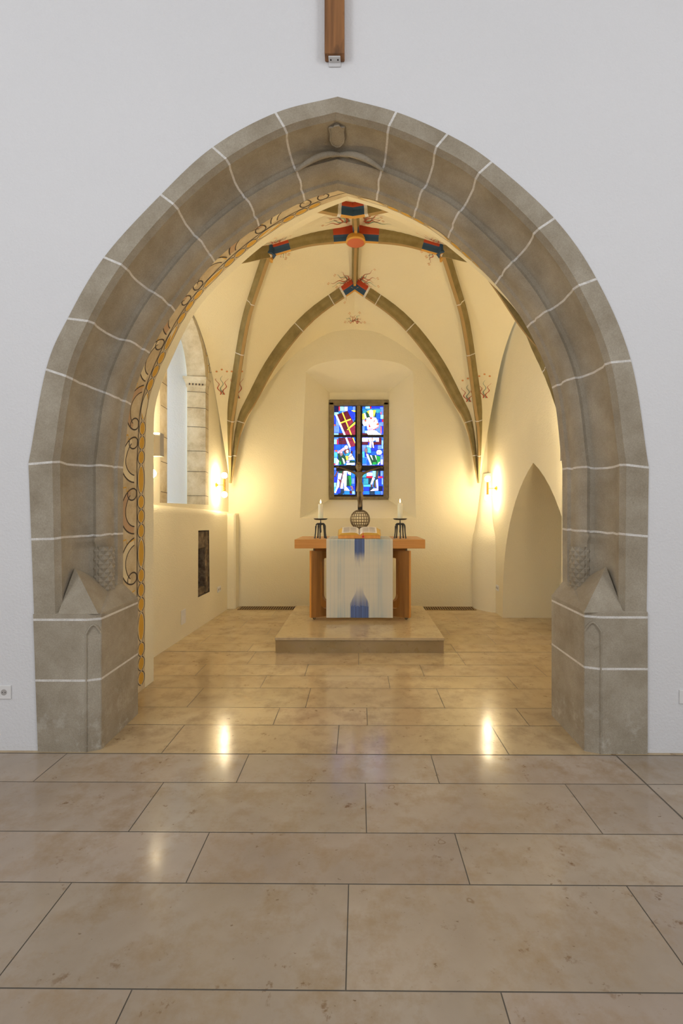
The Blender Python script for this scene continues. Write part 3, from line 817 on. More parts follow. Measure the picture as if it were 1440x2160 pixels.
PAL = {'n': (10,14,52), 'b': (20,70,160), 'r': (24,44,225), 'c': (78,110,235), 'l': (120,205,235), 'p': (150,160,245), 't': (40,120,140), 'R': (210,20,40), 'o': (240,80,40), 'w': (244,248,255), 'm': (70,16,30), 'M': (106,26,48), 'y': (246,226,60), 'g': (18,56,38), 'G': (24,122,50), 'k': (170,140,160), 'K': (110,84,92), 'f': (224,206,220), 's': (24,98,170), 'S': (60,150,200), 'd': (24,40,60), 'h': (92,48,48)}
def colr(k): return rgb(*PAL[k])
def pane(mb, pts, k, i, lead=5):
    c = (sum(p[0] for p in pts)/len(pts), sum(p[1] for p in pts)/len(pts))
    o = 0.006+i*0.0002
    ex = []
    for p in pts:
        dx, dy = p[0]-c[0], p[1]-c[1]; L = math.hypot(dx, dy) or 1
        ex.append((p[0]+dx/L*lead, p[1]+dy/L*lead))
    mb.face([gp(*p, o) for p in ex], 1, (0, 0, 0, 1)); mb.face([gp(*p, o+0.0001) for p in pts], 0, colr(k))
def R_(a, b, c, d): return [(a, b), (c, b), (c, d), (a, d)]
def ell(cx, cy, a, b, n=12): return [(cx+a*math.cos(2*math.pi*k/n), cy+b*math.sin(2*math.pi*k/n)) for k in range(n)]
LEFT = [(R_(235,255,315,370),'n'),(R_(322,262,345,345),'R'),(R_(348,262,422,345),'l'),(R_(428,262,498,350),'p'),(R_(505,255,590,330),'b'),(R_(598,262,650,340),'c'),
 (R_(235,375,318,430),'l'),(R_(235,436,262,610),'r'),(R_(228,616,256,642),'o'),(R_(266,440,330,640),'c'),(R_(228,645,330,780),'c'),(R_(335,690,420,780),'b'),(R_(228,790,315,818),'l'),(R_(320,788,430,830),'m'),
 ([(505,345),(640,370),(635,515),(560,520)],'r'),([(570,335),(650,340),(650,366),(610,362)],'y'),
 ([(290,420),(495,350),(648,640),(648,826),(458,826)],'M'),([(290,420),(495,350),(560,500),(350,575)],'m'),([(360,600),(455,570),(515,700),(440,760)],'m'),([(590,800),(648,780),(648,826),(598,826)],'M'),
 ([(255,432),(287,424),(457,820),(424,826)],'w'),([(385,382),(404,374),(580,820),(560,826)],'y'),([(350,576),(558,500),(565,522),(358,598)],'y'),
 ([(445,752),(560,620),(648,530),(648,556)],'g'),([(480,722),(560,640),(646,566),(648,606),(560,676),(500,724)],'y'),
 (R_(228,880,312,905),'c'),(R_(228,910,282,1005),'l'),(R_(286,912,310,1008),'R'),(R_(320,880,392,925),'m'),(R_(320,932,365,1005),'m'),(R_(370,932,445,1005),'m'),([(398,880),(450,880),(480,1000),(450,1005),(448,928),(398,926)],'m'),
 ([(486,878),(600,878),(645,1000),(645,1040),(568,1065)],'M'),([(450,880),(481,875),(562,1066),(530,1076)],'w'),([(592,880),(609,878),(646,970),(640,992)],'y'),
 (R_(228,1015,245,1120),'r'),(R_(250,1015,365,1115),'b'),(R_(370,1015,440,1080),'b'),(R_(568,1060,638,1138),'r'),(R_(510,1080,562,1170),'c'),(R_(252,1125,292,1152),'o'),(R_(228,1165,295,1265),'S'),(R_(228,1275,290,1385),'l'),(R_(222,1390,250,1412),'R'),(R_(570,1145,592,1195),'m'),(R_(596,1150,638,1290),'b'),
 (ell(480,1140,52,62),'h'),([(290,1165),(420,1070),(470,1085),(440,1125),(310,1200)],'k'),(ell(470,1068,36,38),'w'),
 ([(300,1195),(345,1190),(375,1340),(385,1412),(332,1412),(312,1300)],'g'),([(395,1180),(440,1240),(470,1300),(462,1372),(415,1412),(385,1412),(365,1260)],'g'),([(330,1335),(362,1345),(372,1412),(340,1412)],'G'),(ell(372,1190,32,50),'K'),(ell(370,1165,24,26),'k'),
 ([(292,1295),(330,1340),(300,1414),(256,1414)],'w'),([(386,1275),(425,1300),(450,1380),(425,1400)],'w'),
 (ell(492,1150,26,32),'f'),([(452,1205),(530,1172),(548,1202),(470,1242)],'t'),([(520,1238),(562,1185),(590,1225),(525,1265)],'w'),([(530,1270),(592,1232),(636,1308),(520,1322)],'w'),([(528,1262),(588,1222),(594,1234),(530,1274)],'h'),([(455,1242),(512,1242),(508,1320),(475,1325)],'y'),([(540,1332),(636,1336),(636,1368),(540,1370)],'g'),([(470,1335),(535,1335),(530,1365),(480,1365)],'f'),([(480,1375),(560,1378),(640,1376),(636,1412),(470,1414)],'w'),
 ([(222,1520),(300,1520),(260,1640),(222,1650)],'b'),(R_(222,1655,300,1760),'r'),(R_(220,1768,272,1850),'l'),([(222,1855),(265,1855),(250,1950),(222,1960)],'S'),([(290,1530),(310,1545),(262,1650),(235,1645)],'h'),
 ([(312,1510),(418,1512),(388,1588),(330,1572)],'g'),([(315,1580),(388,1590),(352,1705),(300,1690)],'w'),([(300,1700),(330,1720),(330,1850),(280,1850)],'w'),([(310,1695),(370,1720),(350,1770)],'h'),([(392,1615),(428,1600),(420,1740),(400,1880),(356,1884),(358,1790)],'w'),([(422,1530),(482,1532),(478,1700),(470,1838),(430,1850),(418,1640)],'w'),([(404,1530),(424,1530),(350,1870),(328,1868)],'h'),
 ([(484,1515),(560,1530),(562,1622),(510,1600)],'w'),([(486,1620),(508,1632),(545,1838),(474,1825)],'g'),([(508,1628),(562,1632),(582,1815),(545,1832)],'G'),(R_(575,1520,636,1670),'s'),(R_(585,1678,634,1790),'c'),(R_(570,1795,632,1835),'b'),
 ([(432,1855),(470,1845),(542,1928),(430,1924)],'f'),([(545,1832),(592,1832),(622,1918),(588,1926)],'K'),([(278,1850),(318,1850),(262,1975),(238,1968)],'f'),([(480,1850),(540,1850),(560,1920),(530,1915)],'b'),
 ([(330,1880),(356,1888),(352,1975),(285,1980),(300,1910)],'r'),(R_(364,1905,420,1980),'d'),(R_(430,1935,536,2000),'s'),(R_(545,1930,582,1985),'m'),(R_(588,1935,632,1990),'l')]
RIGHT = [(R_(790,262,845,298),'b'),(R_(850,262,935,300),'l'),(R_(940,262,965,298),'R'),(R_(970,262,1130,300),'r'),(R_(1138,275,1203,366),'c'),([(860,312),(1140,306),(1150,345),(1055,330),(875,332)],'t'),([(1055,330),(1145,310),(1155,368),(1090,396),(1050,380)],'t'),([(790,372),(840,312),(882,352),(870,388),(800,398)],'t'),
 (R_(1150,370,1166,418),'o'),(R_(1172,372,1203,420),'c'),(R_(1150,425,1203,505),'l'),(R_(1180,515,1203,566),'R'),(R_(1112,515,1174,566),'r'),(R_(1115,572,1203,645),'c'),(R_(1150,655,1168,790),'o'),(R_(1174,655,1203,800),'r'),(R_(1055,640,1143,760),'c'),(R_(1060,400,1145,508),'b'),(R_(1060,515,1106,585),'c'),
 ([(880,360),(930,420),(945,470),(880,480),(860,400)],'g'),([(880,360),(925,335),(930,430)],'y'),([(1000,335),(1055,335),(1022,462),(995,460)],'y'),([(1022,462),(1058,380),(1060,470)],'g'),([(790,405),(822,400),(845,510),(790,522)],'y'),(R_(790,530,830,600),'p'),(R_(790,645,832,785),'c'),(R_(838,645,880,735),'b'),(R_(838,740,880,788),'l'),
 ([(868,490),(925,475),(1008,475),(1062,490),(1100,590),(1060,650),(1000,690),(890,710),(878,640)],'w'),([(800,605),(835,548),(880,560),(882,638),(820,650)],'w'),([(1060,600),(1115,640),(1060,690),(1005,722),(985,700),(1030,660)],'w'),
 ([(925,480),(988,480),(962,516)],'R'),([(918,585),(946,662),(920,672)],'R'),([(1032,510),(1022,560),(998,592)],'R'),([(832,528),(868,530),(860,562),(838,556)],'o'),([(1072,602),(1106,590),(1112,632),(1070,626)],'o'),([(1116,652),(1100,678),(1012,724),(1006,712)],'o'),
 (ell(962,405,42,66),'f'),([(955,450),(1000,440),(998,480),(948,478)],'f'),(ell(962,352,40,22),'w'),([(820,388),(846,396),(876,490),(842,500)],'f'),([(886,712),(950,696),(1006,706),(1002,732),(900,742)],'k'),
 (R_(788,790,885,828),'m'),([(876,742),(982,734),(980,830),(908,830),(880,790)],'w'),([(988,726),(1050,736),(1166,822),(1150,834),(984,834)],'w'),
 (R_(786,880,838,956),'w'),(R_(842,880,900,915),'w'),(R_(842,920,900,956),'w'),(R_(1060,880,1115,956),'w'),(R_(1120,880,1165,960),'m'),(R_(785,965,900,1014),'m'),(R_(1000,965,1070,1014),'m'),(R_(1075,965,1164,1014),'m'),(R_(1172,890,1194,925),'s'),(R_(1172,932,1194,1098),'l'),
 ([(905,880),(975,880),(970,956),(918,960)],'w'),([(980,880),(1110,882),(1040,930),(985,956)],'w'),([(972,882),(992,882),(980,940)],'o'),([(905,945),(930,955),(925,972),(908,965)],'o'),([(934,960),(970,960),(966,1082),(918,1086)],'f'),([(976,960),(1004,960),(1018,1088),(990,1070)],'f'),
 (R_(786,1025,870,1150),'c'),(R_(876,1028,915,1070),'l'),(R_(1022,1032,1088,1140),'r'),(R_(1094,1030,1164,1110),'c'),([(880,1080),(950,1072),(962,1185),(885,1172)],'S'),([(968,1085),(1016,1090),(1012,1140),(968,1140)],'r'),(R_(962,1150,1056,1225),'b'),(R_(786,1150,832,1275),'S'),(R_(786,1280,866,1392),'s'),(R_(876,1325,925,1412),'b'),
 (ell(862,1128,28,50),'K'),([(855,1170),(880,1175),(884,1205),(862,1205)],'K'),(R_(1150,1220,1188,1300),'c'),(R_(1150,1306,1194,1412),'p'),
 ([(905,1210),(945,1226),(1000,1330),(1080,1390),(970,1416)],'g'),([(864,1210),(900,1204),(976,1412),(950,1414)],'w'),([(940,1226),(976,1232),(1004,1335),(984,1305)],'w'),([(976,1232),(1036,1236),(1082,1390),(1004,1332)],'g'),([(1000,1360),(1060,1360),(1080,1414),(975,1414)],'G'),([(1036,1226),(1056,1230),(1078,1345)],'w'),([(1060,1230),(1142,1250),(1140,1360),(1082,1392)],'G'),([(1110,1365),(1140,1360),(1105,1414),(1090,1412)],'w'),(ell(1120,1170,56,48),'w'),(ell(1095,1190,26,26),'f'),
 (R_(790,1515,862,1560),'b'),(R_(790,1565,866,1668),'t'),(R_(872,1568,990,1636),'p'),(R_(872,1642,985,1674),'R'),(R_(1104,1644,1126,1676),'o'),(R_(1130,1646,1184,1676),'R'),(R_(1112,1520,1142,1636),'n'),(R_(1148,1520,1190,1638),'c'),(R_(1104,1682,1168,1835),'r'),(R_(1174,1682,1190,1800),'l'),(R_(812,1682,905,1798),'t'),(R_(912,1684,980,1795),'d'),(R_(812,1806,950,1848),'S'),(R_(816,1854,924,1930),'r'),(R_(930,1858,1000,1930),'d'),(R_(812,1936,930,1998),'s'),(R_(938,1940,1024,1998),'d'),(R_(1034,1936,1145,1995),'s'),(R_(1112,1842,1186,1930),'n'),(R_(1150,1936,1188,2005),'c'),
 ([(985,1530),(1052,1530),(1050,1655),(1000,1672)],'l'),([(1056,1530),(1112,1536),(1088,1690),(1045,1704)],'g'),([(1076,1540),(1094,1540),(1070,1690),(1056,1690)],'h'),([(990,1662),(1034,1684),(975,1805),(948,1800)],'w'),([(1026,1700),(1050,1722),(1058,1870),(1000,1840)],'g'),([(1034,1740),(1048,1740),(1052,1865),(1030,1865)],'h'),([(1054,1722),(1092,1700),(1102,1868),(1076,1872)],'w'),([(950,1812),(990,1812),(985,1848),(960,1850)],'h'),([(942,1932),(1005,1885),(1102,1878),(1100,1925)],'f')]
STROKES = [(300,545,325,535),(385,725,415,712),(470,935,500,922),(500,420,505,500),(395,500,470,520),(530,940,620,910),(420,450,440,500),(560,500,600,590),
 (955,480,955,600),(985,480,1000,640),(905,500,915,600),(1040,500,1010,650),(940,600,950,700),(980,600,975,690),(930,385,955,390),(968,388,990,382),(960,390,956,425),(945,438,975,436),(1000,660,1090,640),(935,760,930,830),(1000,750,1100,800),(1020,740,1120,790),(930,890,925,950),(950,885,955,955),(1010,940,1090,900),(945,970,940,1070),(990,970,1005,1070),
 (1085,1150,1150,1140),(1090,1170,1160,1185),(1100,1200,1150,1205),(880,1215,950,1390),(990,1540,1010,1650),(1020,1540,1030,1640),(960,1740,990,1700),(1075,1740,1085,1860),(1000,1900,1080,1895),
 (330,1600,335,1700),(355,1600,350,1690),(440,1560,450,1830),(460,1550,455,1830),(375,1650,380,1870),(395,1640,390,1860),(310,1740,305,1840),(515,1540,545,1610),(530,1640,560,1810),(400,1300,440,1390),(290,1330,300,1400),(545,1210,600,1290),(560,1290,620,1300),(480,1135,500,1132),(478,1155,500,1165),(360,1160,380,1158),(450,1890,520,1922),(560,1850,600,1915),
 (490,1385,540,1405),(560,1385,600,1408),(330,1600,372,1600),(455,1050,490,1090),(450,1075,495,1060)]
rg = random.Random(4)
for (lx0, lx1, polys) in ((228, 650, LEFT), (785, 1205, RIGHT)):
    mb = MB()
    mb.face([gp(lx0-4, 250, 0), gp(lx1+4, 250, 0), gp(lx1+4, 2010, 0), gp(lx0-4, 2010, 0)], 1, (0, 0, 0, 1))
    y = 255
    while y < 2000:
        h = rg.choice((60, 80, 100)); x = lx0
        while x < lx1-5:
            wd = rg.choice((60, 85, 110)); xe = min(lx1, x+wd)
            if lx1-xe < 30: xe = lx1
            ye = min(2005, y+h)
            mb.face([gp(x+3, y+3, 0.004), gp(xe-3, y+3, 0.004), gp(xe-3, ye-3, 0.004), gp(x+3, ye-3, 0.004)], 0, colr(rg.choice('bbrcscdrsbr')))
            x = xe
        y += h
    for i, (p, k) in enumerate(polys): pane(mb, p, k, i)
    for k_, (ax_, ay_, bx_, by_) in enumerate(STROKES):
        if lx0-5 <= ax_ <= lx1+5:
            d_ = math.hypot(bx_-ax_, by_-ay_); nx_, ny_ = -(by_-ay_)/d_*3.2, (bx_-ax_)/d_*3.2
            mb.face([gp(ax_+nx_, ay_+ny_, 0.026), gp(ax_-nx_, ay_-ny_, 0.026), gp(bx_-nx_*.5, by_-ny_*.5, 0.026), gp(bx_+nx_*.5, by_+ny_*.5, 0.026)], 1, (0, 0, 0, 1))
    child(mb, 'glass_pane', [glassmat.mat, M_lead], win, WO, fix=False)
for yb in (850, 1452):
    for a, b in ((205, 655), (770, 1222)):
        p = gp(a, yb-24, 0.045); q = gp(b, yb+24, 0.035)
        mb = MB(); mb.box((p.x, p.y, q.z), (q.x, q.y, p.z)); child(mb, 'window_bar', M_bar, win, WO, bevel=0.002)
for a, b in ((205, 650), (785, 1215)):
    p = gp(a, 2010, 0.045); q = gp(b, 2052, 0.035); mb = MB(); mb.box((p.x, p.y, q.z), (q.x, q.y, p.z)); child(mb, 'window_bar', M_bar, win, WO, bevel=0.002)

# ------------------------------------------------------------------ altar step and floor grille
def part(mb, name, mats, parent, **kw):
    return child(mb, name, mats, parent, off=Vector(parent.location), **kw)
st = empty('altar_step', (0.01, 5.85, 0)); tag(st, 'low beige limestone platform under the altar table', 'step')
mb = MB(); mb.box((-0.885, 5.045, 0), (0.905, 6.74, 0.134))
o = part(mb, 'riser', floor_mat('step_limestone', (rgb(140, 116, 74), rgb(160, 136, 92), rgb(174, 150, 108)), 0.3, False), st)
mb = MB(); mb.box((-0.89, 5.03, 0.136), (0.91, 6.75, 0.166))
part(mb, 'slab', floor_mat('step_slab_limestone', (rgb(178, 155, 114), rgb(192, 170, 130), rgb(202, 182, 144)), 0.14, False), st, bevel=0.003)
gr_ = empty('floor_grille', (0, 7.38, 0)); tag(gr_, 'long slotted brass heating grille in the floor along the back wall', 'grille')
mb = MB()
mb.box((-1.86, 7.25, 0.0), (1.80, 7.265, 0.006)); mb.box((-1.86, 7.485, 0.0), (1.80, 7.5, 0.006)); 
part(mb, 'rim', plain('brass_rim', rgb(150, 122, 74), 0.4, 0.6), gr_)
mb = MB(); mb.box((-1.86, 7.265, 0.0005), (1.80, 7.485, 0.002)); part(mb, 'duct', M_black, gr_)
mb = MB(); x = -1.85
while x < 1.79:
    mb.box((x, 7.265, 0.002), (x+0.016, 7.485, 0.005)); x += 0.037
o = part(mb, 'slat', plain('brass_slat', rgb(164, 134, 84), 0.4, 0.5), gr_); o['kind'] = 'stuff'

# ------------------------------------------------------------------ altar table
al = empty('altar_table', (0.01, 6.2, 0.166)); tag(al, 'light oak altar table with thick top on crossed rounded frames', 'table')
mb = MB(); mb.box((-0.785, 5.80, 1.053), (0.815, 6.60, 1.163)); part(mb, 'tabletop', M_oak, al, bevel=0.004)
mb = MB(); mb.box((-0.40, 5.98, 1.026), (0.44, 6.42, 1.053)); part(mb, 'support_board', M_oakv, al)
def ring2d(W, H, leg, rail, r, n=6):
    out = [(-W, 0), (W, 0), (W, H), (-W, H)]
    a, b = W-leg, rail; top = H-rail; hole = []
    for (cx, cy, s) in ((a-r, b+r, -90), (a-r, top-r, 0), (-a+r, top-r, 90), (-a+r, b+r, 180)):
        for k in range(n+1):
            t = math.radians(s+90*k/n); hole.append((cx+r*math.cos(t), cy+r*math.sin(t)))
    return out, hole
for sg in (1, -1):
    A = Vector((0.02-sg*0.615, 5.86, 0)); B = Vector((0.02+sg*0.615, 6.54, 0)); c = (A+B)/2; ax = (B-A).normalized(); nr = Vector((-ax.y, ax.x, 0))
    Wd = (B-A).length/2; out, hole = ring2d(Wd, 0.825, 0.125, 0.095, 0.08); th = 0.028
    mb = MB()
    for s in (-1, 1): mb.poly(out, [hole], lambda a, b, s=s: c+ax*a+nr*th*s+Vector((0, 0, 0.195+b)))
    f = lambda p, s: c+ax*p[0]+nr*th*s+Vector((0, 0, 0.195+p[1]))
    mb.grid([[f(p, -1) for p in out+out[:1]], [f(p, 1) for p in out+out[:1]]], 1); mb.grid([[f(p, -1) for p in hole+hole[:1]], [f(p, 1) for p in hole+hole[:1]]], 0)
    fo = part(mb, 'crossed_frame', [M_oakv, M_oakedge], al)
    fo.location.y += 0.0
    for e in (-1, 1):
        p = c+ax*(Wd-0.05)*e
        mb = MB(); mb.ball((p.x, p.y, 0.166+0.019), 0.019, 12, sc=(1.1, 1.1, 1)); child(mb, 'ball_foot', M_bronze, fo, off=Vector(al.location), smooth=True)
        mb = MB(); mb.tube([(p.x, p.y, 1.02), (p.x, p.y, 1.054)], 0.012, 10); child(mb, 'spacer_pin', M_bronze, fo, off=Vector(al.location), smooth=True)

# ------------------------------------------------------------------ altar cloth
rc = random.Random(9)
NX, NZ = 200, 170
stre = [rc.random() for _ in range(NX+1)]; stre2 = [rc.random() for _ in range(NX+1)]
def clothcol(u, v, iu):        # u -1..1 across, v 0 top .. 1 bottom of the hanging part
    base = Vector((0.76, 0.72, 0.60)); pale = Vector((0.33, 0.45, 0.55)); blue = Vector((0.06, 0.11, 0.30)); teal = Vector((0.36, 0.53, 0.55))
    s = stre[iu]; s2 = stre2[iu]
    c = base.copy()
    def gs(x, m, w_): return math.exp(-((x-m)/w_)**2)
    tt = v+0.035*(s-0.5)
    st_ = 0.85*max(0, 1-tt/0.26)*gs(abs(u), 0.52, 0.42)+0.55*gs(abs(u), 0.60, 0.07)*(0.5+0.5*math.sin(v*9+u*4))**0.5+0.55*max(0, (tt-0.72)/0.28)*gs(abs(u), 0.5, 0.35)
    st_ = min(0.95, 0.75*st_*(0.35+1.1*s))+0.18*(s2 > 0.84)
    if abs(u) > 0.93: st_ *= 0.1
    c = c.lerp(pale if (iu % 3) else teal, min(1, st_))
    if abs(u-0.0) < 0.155:
        k = 1 if tt < 0.16 else max(0, 1-(tt-0.16)/0.13*(0.6+s))
        c = c.lerp(blue*(0.8+0.9*s2), 0.95*k)
    t3 = max(0, min(1, (v-0.64)/0.20)); t3 = t3*t3*(3-2*t3); hwid = 0.10+0.17*t3
    if abs(u) < hwid+0.02 and tt > 0.60:
        k = min(1, (tt-0.60)/0.22)*(0.6+0.4*s if tt < 0.84 else 1)*max(0, min(1, (hwid+0.02-abs(u))/0.03))
        c = c.lerp(blue*(0.8+0.9*s2), 0.95*k)
    return (c.x, c.y, c.z, 1)
mb = MB()
cx0, cx1 = -0.394, 0.418
def cpt(i, j):      # j 0..NZ down the front, negative over the top
    x = lerp(cx0, cx1, i/NX); u = i/NX*2-1
    if j < 0:
        t = -j/8; return (x, 5.795+0.79*t, 1.1655)
    v = j/NZ
    y = 5.793-0.006*v*math.sin(u*7+1)-0.004*v
    if j == 0: y = 5.797
    return (x, y, lerp(1.163, 0.209, v))
for j in range(-8, NZ):
    for i in range(NX):
        u = (i+0.5)/NX*2-1; v = (j+0.5)/NZ
        mb.face([cpt(i, j), cpt(i+1, j), cpt(i+1, j+1), cpt(i, j+1)], 0, clothcol(u, max(0, v), i) if j >= 0 else clothcol(u, 0.05, i))
cm = NT('woven_cloth'); ca_ = cm.n('ShaderNodeAttribute', attribute_name='Col')
wv_ = cm.n('ShaderNodeTexWave', bands_direction='Z'); wv_.inputs['Scale'].default_value = 60; cm.l(cm.coords(), wv_.inputs[0])
cm.bump(wv_.outputs['Fac'], 0.15, 0.001); cm.set(Base_Color=ca_.outputs['Color'], Roughness=0.9)
clo = mb.build('altar_cloth', cm.mat, fix=False, smooth=True); tag(clo, 'long white and blue ikat woven cloth hanging over the front of the altar', 'cloth')
sm = clo.modifiers.new('Solidify', 'SOLIDIFY'); sm.thickness = 0.002; sm.offset = 1

# ------------------------------------------------------------------ book and stand
TZ = 1.1685
bs = empty('book_stand', (0.01, 6.02, TZ)); tag(bs, 'small slanted oak book stand on the altar cloth', 'stand')
mb = MB(); mb.prism([(-0.25, 5.93, TZ), (-0.25, 6.16, TZ), (-0.25, 6.17, TZ+0.10), (-0.25, 5.93, TZ+0.03)], (0.52, 0, 0)); part(mb, 'sloping_board', M_oakedge, bs, bevel=0.003)
mb = MB(); mb.box((-0.255, 5.905, TZ), (0.272, 5.93, TZ+0.042)); part(mb, 'front_ledge', M_oakedge, bs, bevel=0.004)
bk = empty('open_bible', (0.01, 6.02, TZ+0.05)); tag(bk, 'large open bible with gilt page edges on the slanted stand', 'book')
sl = Vector((0, 0.24, 0.07)).normalized(); up = Vector((0, -sl.z, sl.y)); O3 = Vector((0.01, 5.932, TZ+0.034))
def bp(x, s, h): return O3+Vector((x, 0, 0))+sl*s+up*h
mb = MB()
for s_ in (-1, 1):
    mb.face([bp(s_*0.003, -0.002, 0.0015), bp(s_*0.272, -0.002, 0.0015), bp(s_*0.272, 0.245, 0.0015), bp(s_*0.003, 0.245, 0.0015)])
o = part(mb, 'cover', M_gilt, bk, fix=False); m_ = o.modifiers.new('S', 'SOLIDIFY'); m_.thickness = 0.003; m_.offset = 0
for s_ in (-1, 1):
    prof = [(0.002, 0.006), (0.012, 0.020), (0.03, 0.034), (0.06, 0.042), (0.10, 0.043), (0.16, 0.040), (0.22, 0.035)]
    mb = MB(); top_ = prof; botm = [(0.262, 0.004), (0.002, 0.004)]
    loop = top_+botm
    mb.grid([[bp(s_*x, 0, h) for x, h in loop+loop[:1]], [bp(s_*x, 0.235, h) for x, h in loop+loop[:1]]], mf=lambda i, j: 0 if j < 6 else 1)
    mb.face([bp(s_*x, 0, h) for x, h in loop], 1); mb.face([bp(s_*x, 0.235, h) for x, h in loop], 1)
    for k in range(22):
        for (c0, c1) in ((0.04, 0.115), (0.125, 0.20)):
            if rc.random() < 0.9:
                s0 = 0.02+k*0.009; h = lambda x: 0.0445 if x < 0.12 else (0.0435-(x-0.1)*0.068)
                mb.face([bp(s_*c0, s0, 0.0446), bp(s_*c1, s0, h(c1)+0.0008), bp(s_*c1, s0+0.004, h(c1)+0.0008), bp(s_*c0, s0+0.004, 0.0446)], 2)
    part(mb, 'page_block', [M_page, M_gilt, M_print], bk, fix=False)
mb = MB(); mb.tube([bp(0.045, 0.02, 0.045), bp(0.045, -0.006, 0.03), Vector((0.055, 5.90, TZ+0.03))], 0.003, 6); mb.box((0.045, 5.897, TZ+0.012), (0.068, 5.903, TZ+0.037)); part(mb, 'ribbon_bookmark', M_ribbon, bk, bevel=0.003)

# ------------------------------------------------------------------ candlesticks and candles
TT = 1.163
def candlestick(x, y, lab):
    c = empty('candlestick', (x, y, TT)); tag(c, lab, 'candlestick', 'wrought iron candlesticks on the altar')
    V = Vector((x, y, TT))
    for k in range(5):
        a = 2*math.pi*k/5+0.9; dr = Vector((math.cos(a), math.sin(a), 0))
        pts = [(0.078, 0), (0.072, 0.03), (0.066, 0.08), (0.063, 0.13), (0.058, 0.165), (0.04, 0.185), (0.018, 0.182), (0.0, 0.185)]
        mb = MB(); P = spline([V+dr*r+Vector((0, 0, z+0.001)) for r, z in pts], 4)
        mb.tube(P, [0.011-0.003*math.sin(math.pi*min(1, i/14)) for i in range(len(P))], 8)
        part(mb, 'leg', M_iron, c, smooth=True)
    mb = MB(); mb.lathe([(0.0, 0.07), (0.009, 0.075), (0.011, 0.09), (0.007, 0.14), (0.012, 0.18), (0.014, 0.19), (0.007, 0.205), (0.006, 0.235)], V, 12); part(mb, 'stem', M_iron, c, smooth=True)
    mb = MB(); mb.lathe([(0.0, 0.234), (0.05, 0.235), (0.078, 0.240), (0.090, 0.252), (0.088, 0.255), (0.076, 0.245), (0.03, 0.242), (0.0, 0.242)], V, 28); part(mb, 'drip_plate', M_iron, c, smooth=True)
def candle(x, y, h, lab):
    c = empty('candle', (x, y, TT+0.242)); tag(c, lab, 'candle', 'lit candles on the altar')
    V = Vector(c.location)
    mb = MB(); mb.lathe([(0.0, 0), (0.031, 0.0), (0.032, 0.003), (0.032, h-0.004), (0.030, h), (0.024, h-0.004), (0.0, h-0.006)], V, 24); wx = part(mb, 'wax', M_wax, c, smooth=True)
    mb = MB(); mb.tube([V+Vector((0, 0, h-0.006)), V+Vector((0.001, 0, h+0.008))], 0.0015, 6); child(mb, 'wick', M_black, wx, off=V)
    mb = MB(); mb.lathe([(0.0001, h+0.004), (0.007, h+0.012), (0.0085, h+0.022), (0.006, h+0.038), (0.002, h+0.052), (0.0001, h+0.060)], V, 12); part(mb, 'flame', M_flame, c, smooth=True)
candlestick(-0.485, 6.06, 'black wrought iron candlestick with arched legs on the left end of the altar')
candlestick(0.530, 6.06, 'black wrought iron candlestick with arched legs on the right end of the altar')
candle(-0.485, 6.06, 0.197, 'lit white candle on the left altar candlestick')
candle(0.530, 6.06, 0.207, 'slightly taller lit white candle on the right altar candlestick')

# ------------------------------------------------------------------ crucifix
cr = empty('crucifix', (0.02, 6.2, TT)); tag(cr, 'tall bronze crucifix with figure above an openwork wire globe on the altar', 'crucifix')
CX = 0.02; CY = 6.29
mb = MB(); mb.lathe([(0, 0.0), (0.075, 0.0), (0.078, 0.006), (0.07, 0.012), (0.02, 0.018), (0.014, 0.10), (0.0, 0.112)], (CX, CY, TT+0.0048), 24); part(mb, 'foot', M_bronze, cr, smooth=True)
mb = MB(); Cg = Vector((CX, CY, 1.402)); R = 0.128
for k in range(11):
    a = math.pi*k/11; mb.tube([Cg+Vector((R*math.cos(t)*math.cos(a), R*math.cos(t)*math.sin(a), R*math.sin(t))) for t in [2*math.pi*i/40 for i in range(41)]], 0.0052, 6, cap=False)
for k in range(1, 10):
    ph = -math.pi/2+math.pi*k/10; r = R*math.cos(ph)
    mb.tube([Cg+Vector((r*math.cos(t), r*math.sin(t), R*math.sin(ph))) for t in [2*math.pi*i/36 for i in range(37)]], 0.004, 6, cap=False)
mb.lathe([(0.0, R+0.006), (0.035, R+0.001), (0.066, R-0.016), (0.064, R-0.02), (0.0, R-0.004)], Cg, 20)
part(mb, 'wire_globe', M_bronze, cr, smooth=True)
mb = MB(); mb.box((CX-0.031, CY-0.01, 1.53), (CX+0.031, CY+0.012, 2.27)); part(mb, 'upright', M_bar, cr, bevel=0.002)
mb = MB(); mb.box((CX-0.318, CY-0.012, 2.045), (CX+0.318, CY+0.010, 2.100)); part(mb, 'crossbar', M_bar, cr, bevel=0.002)
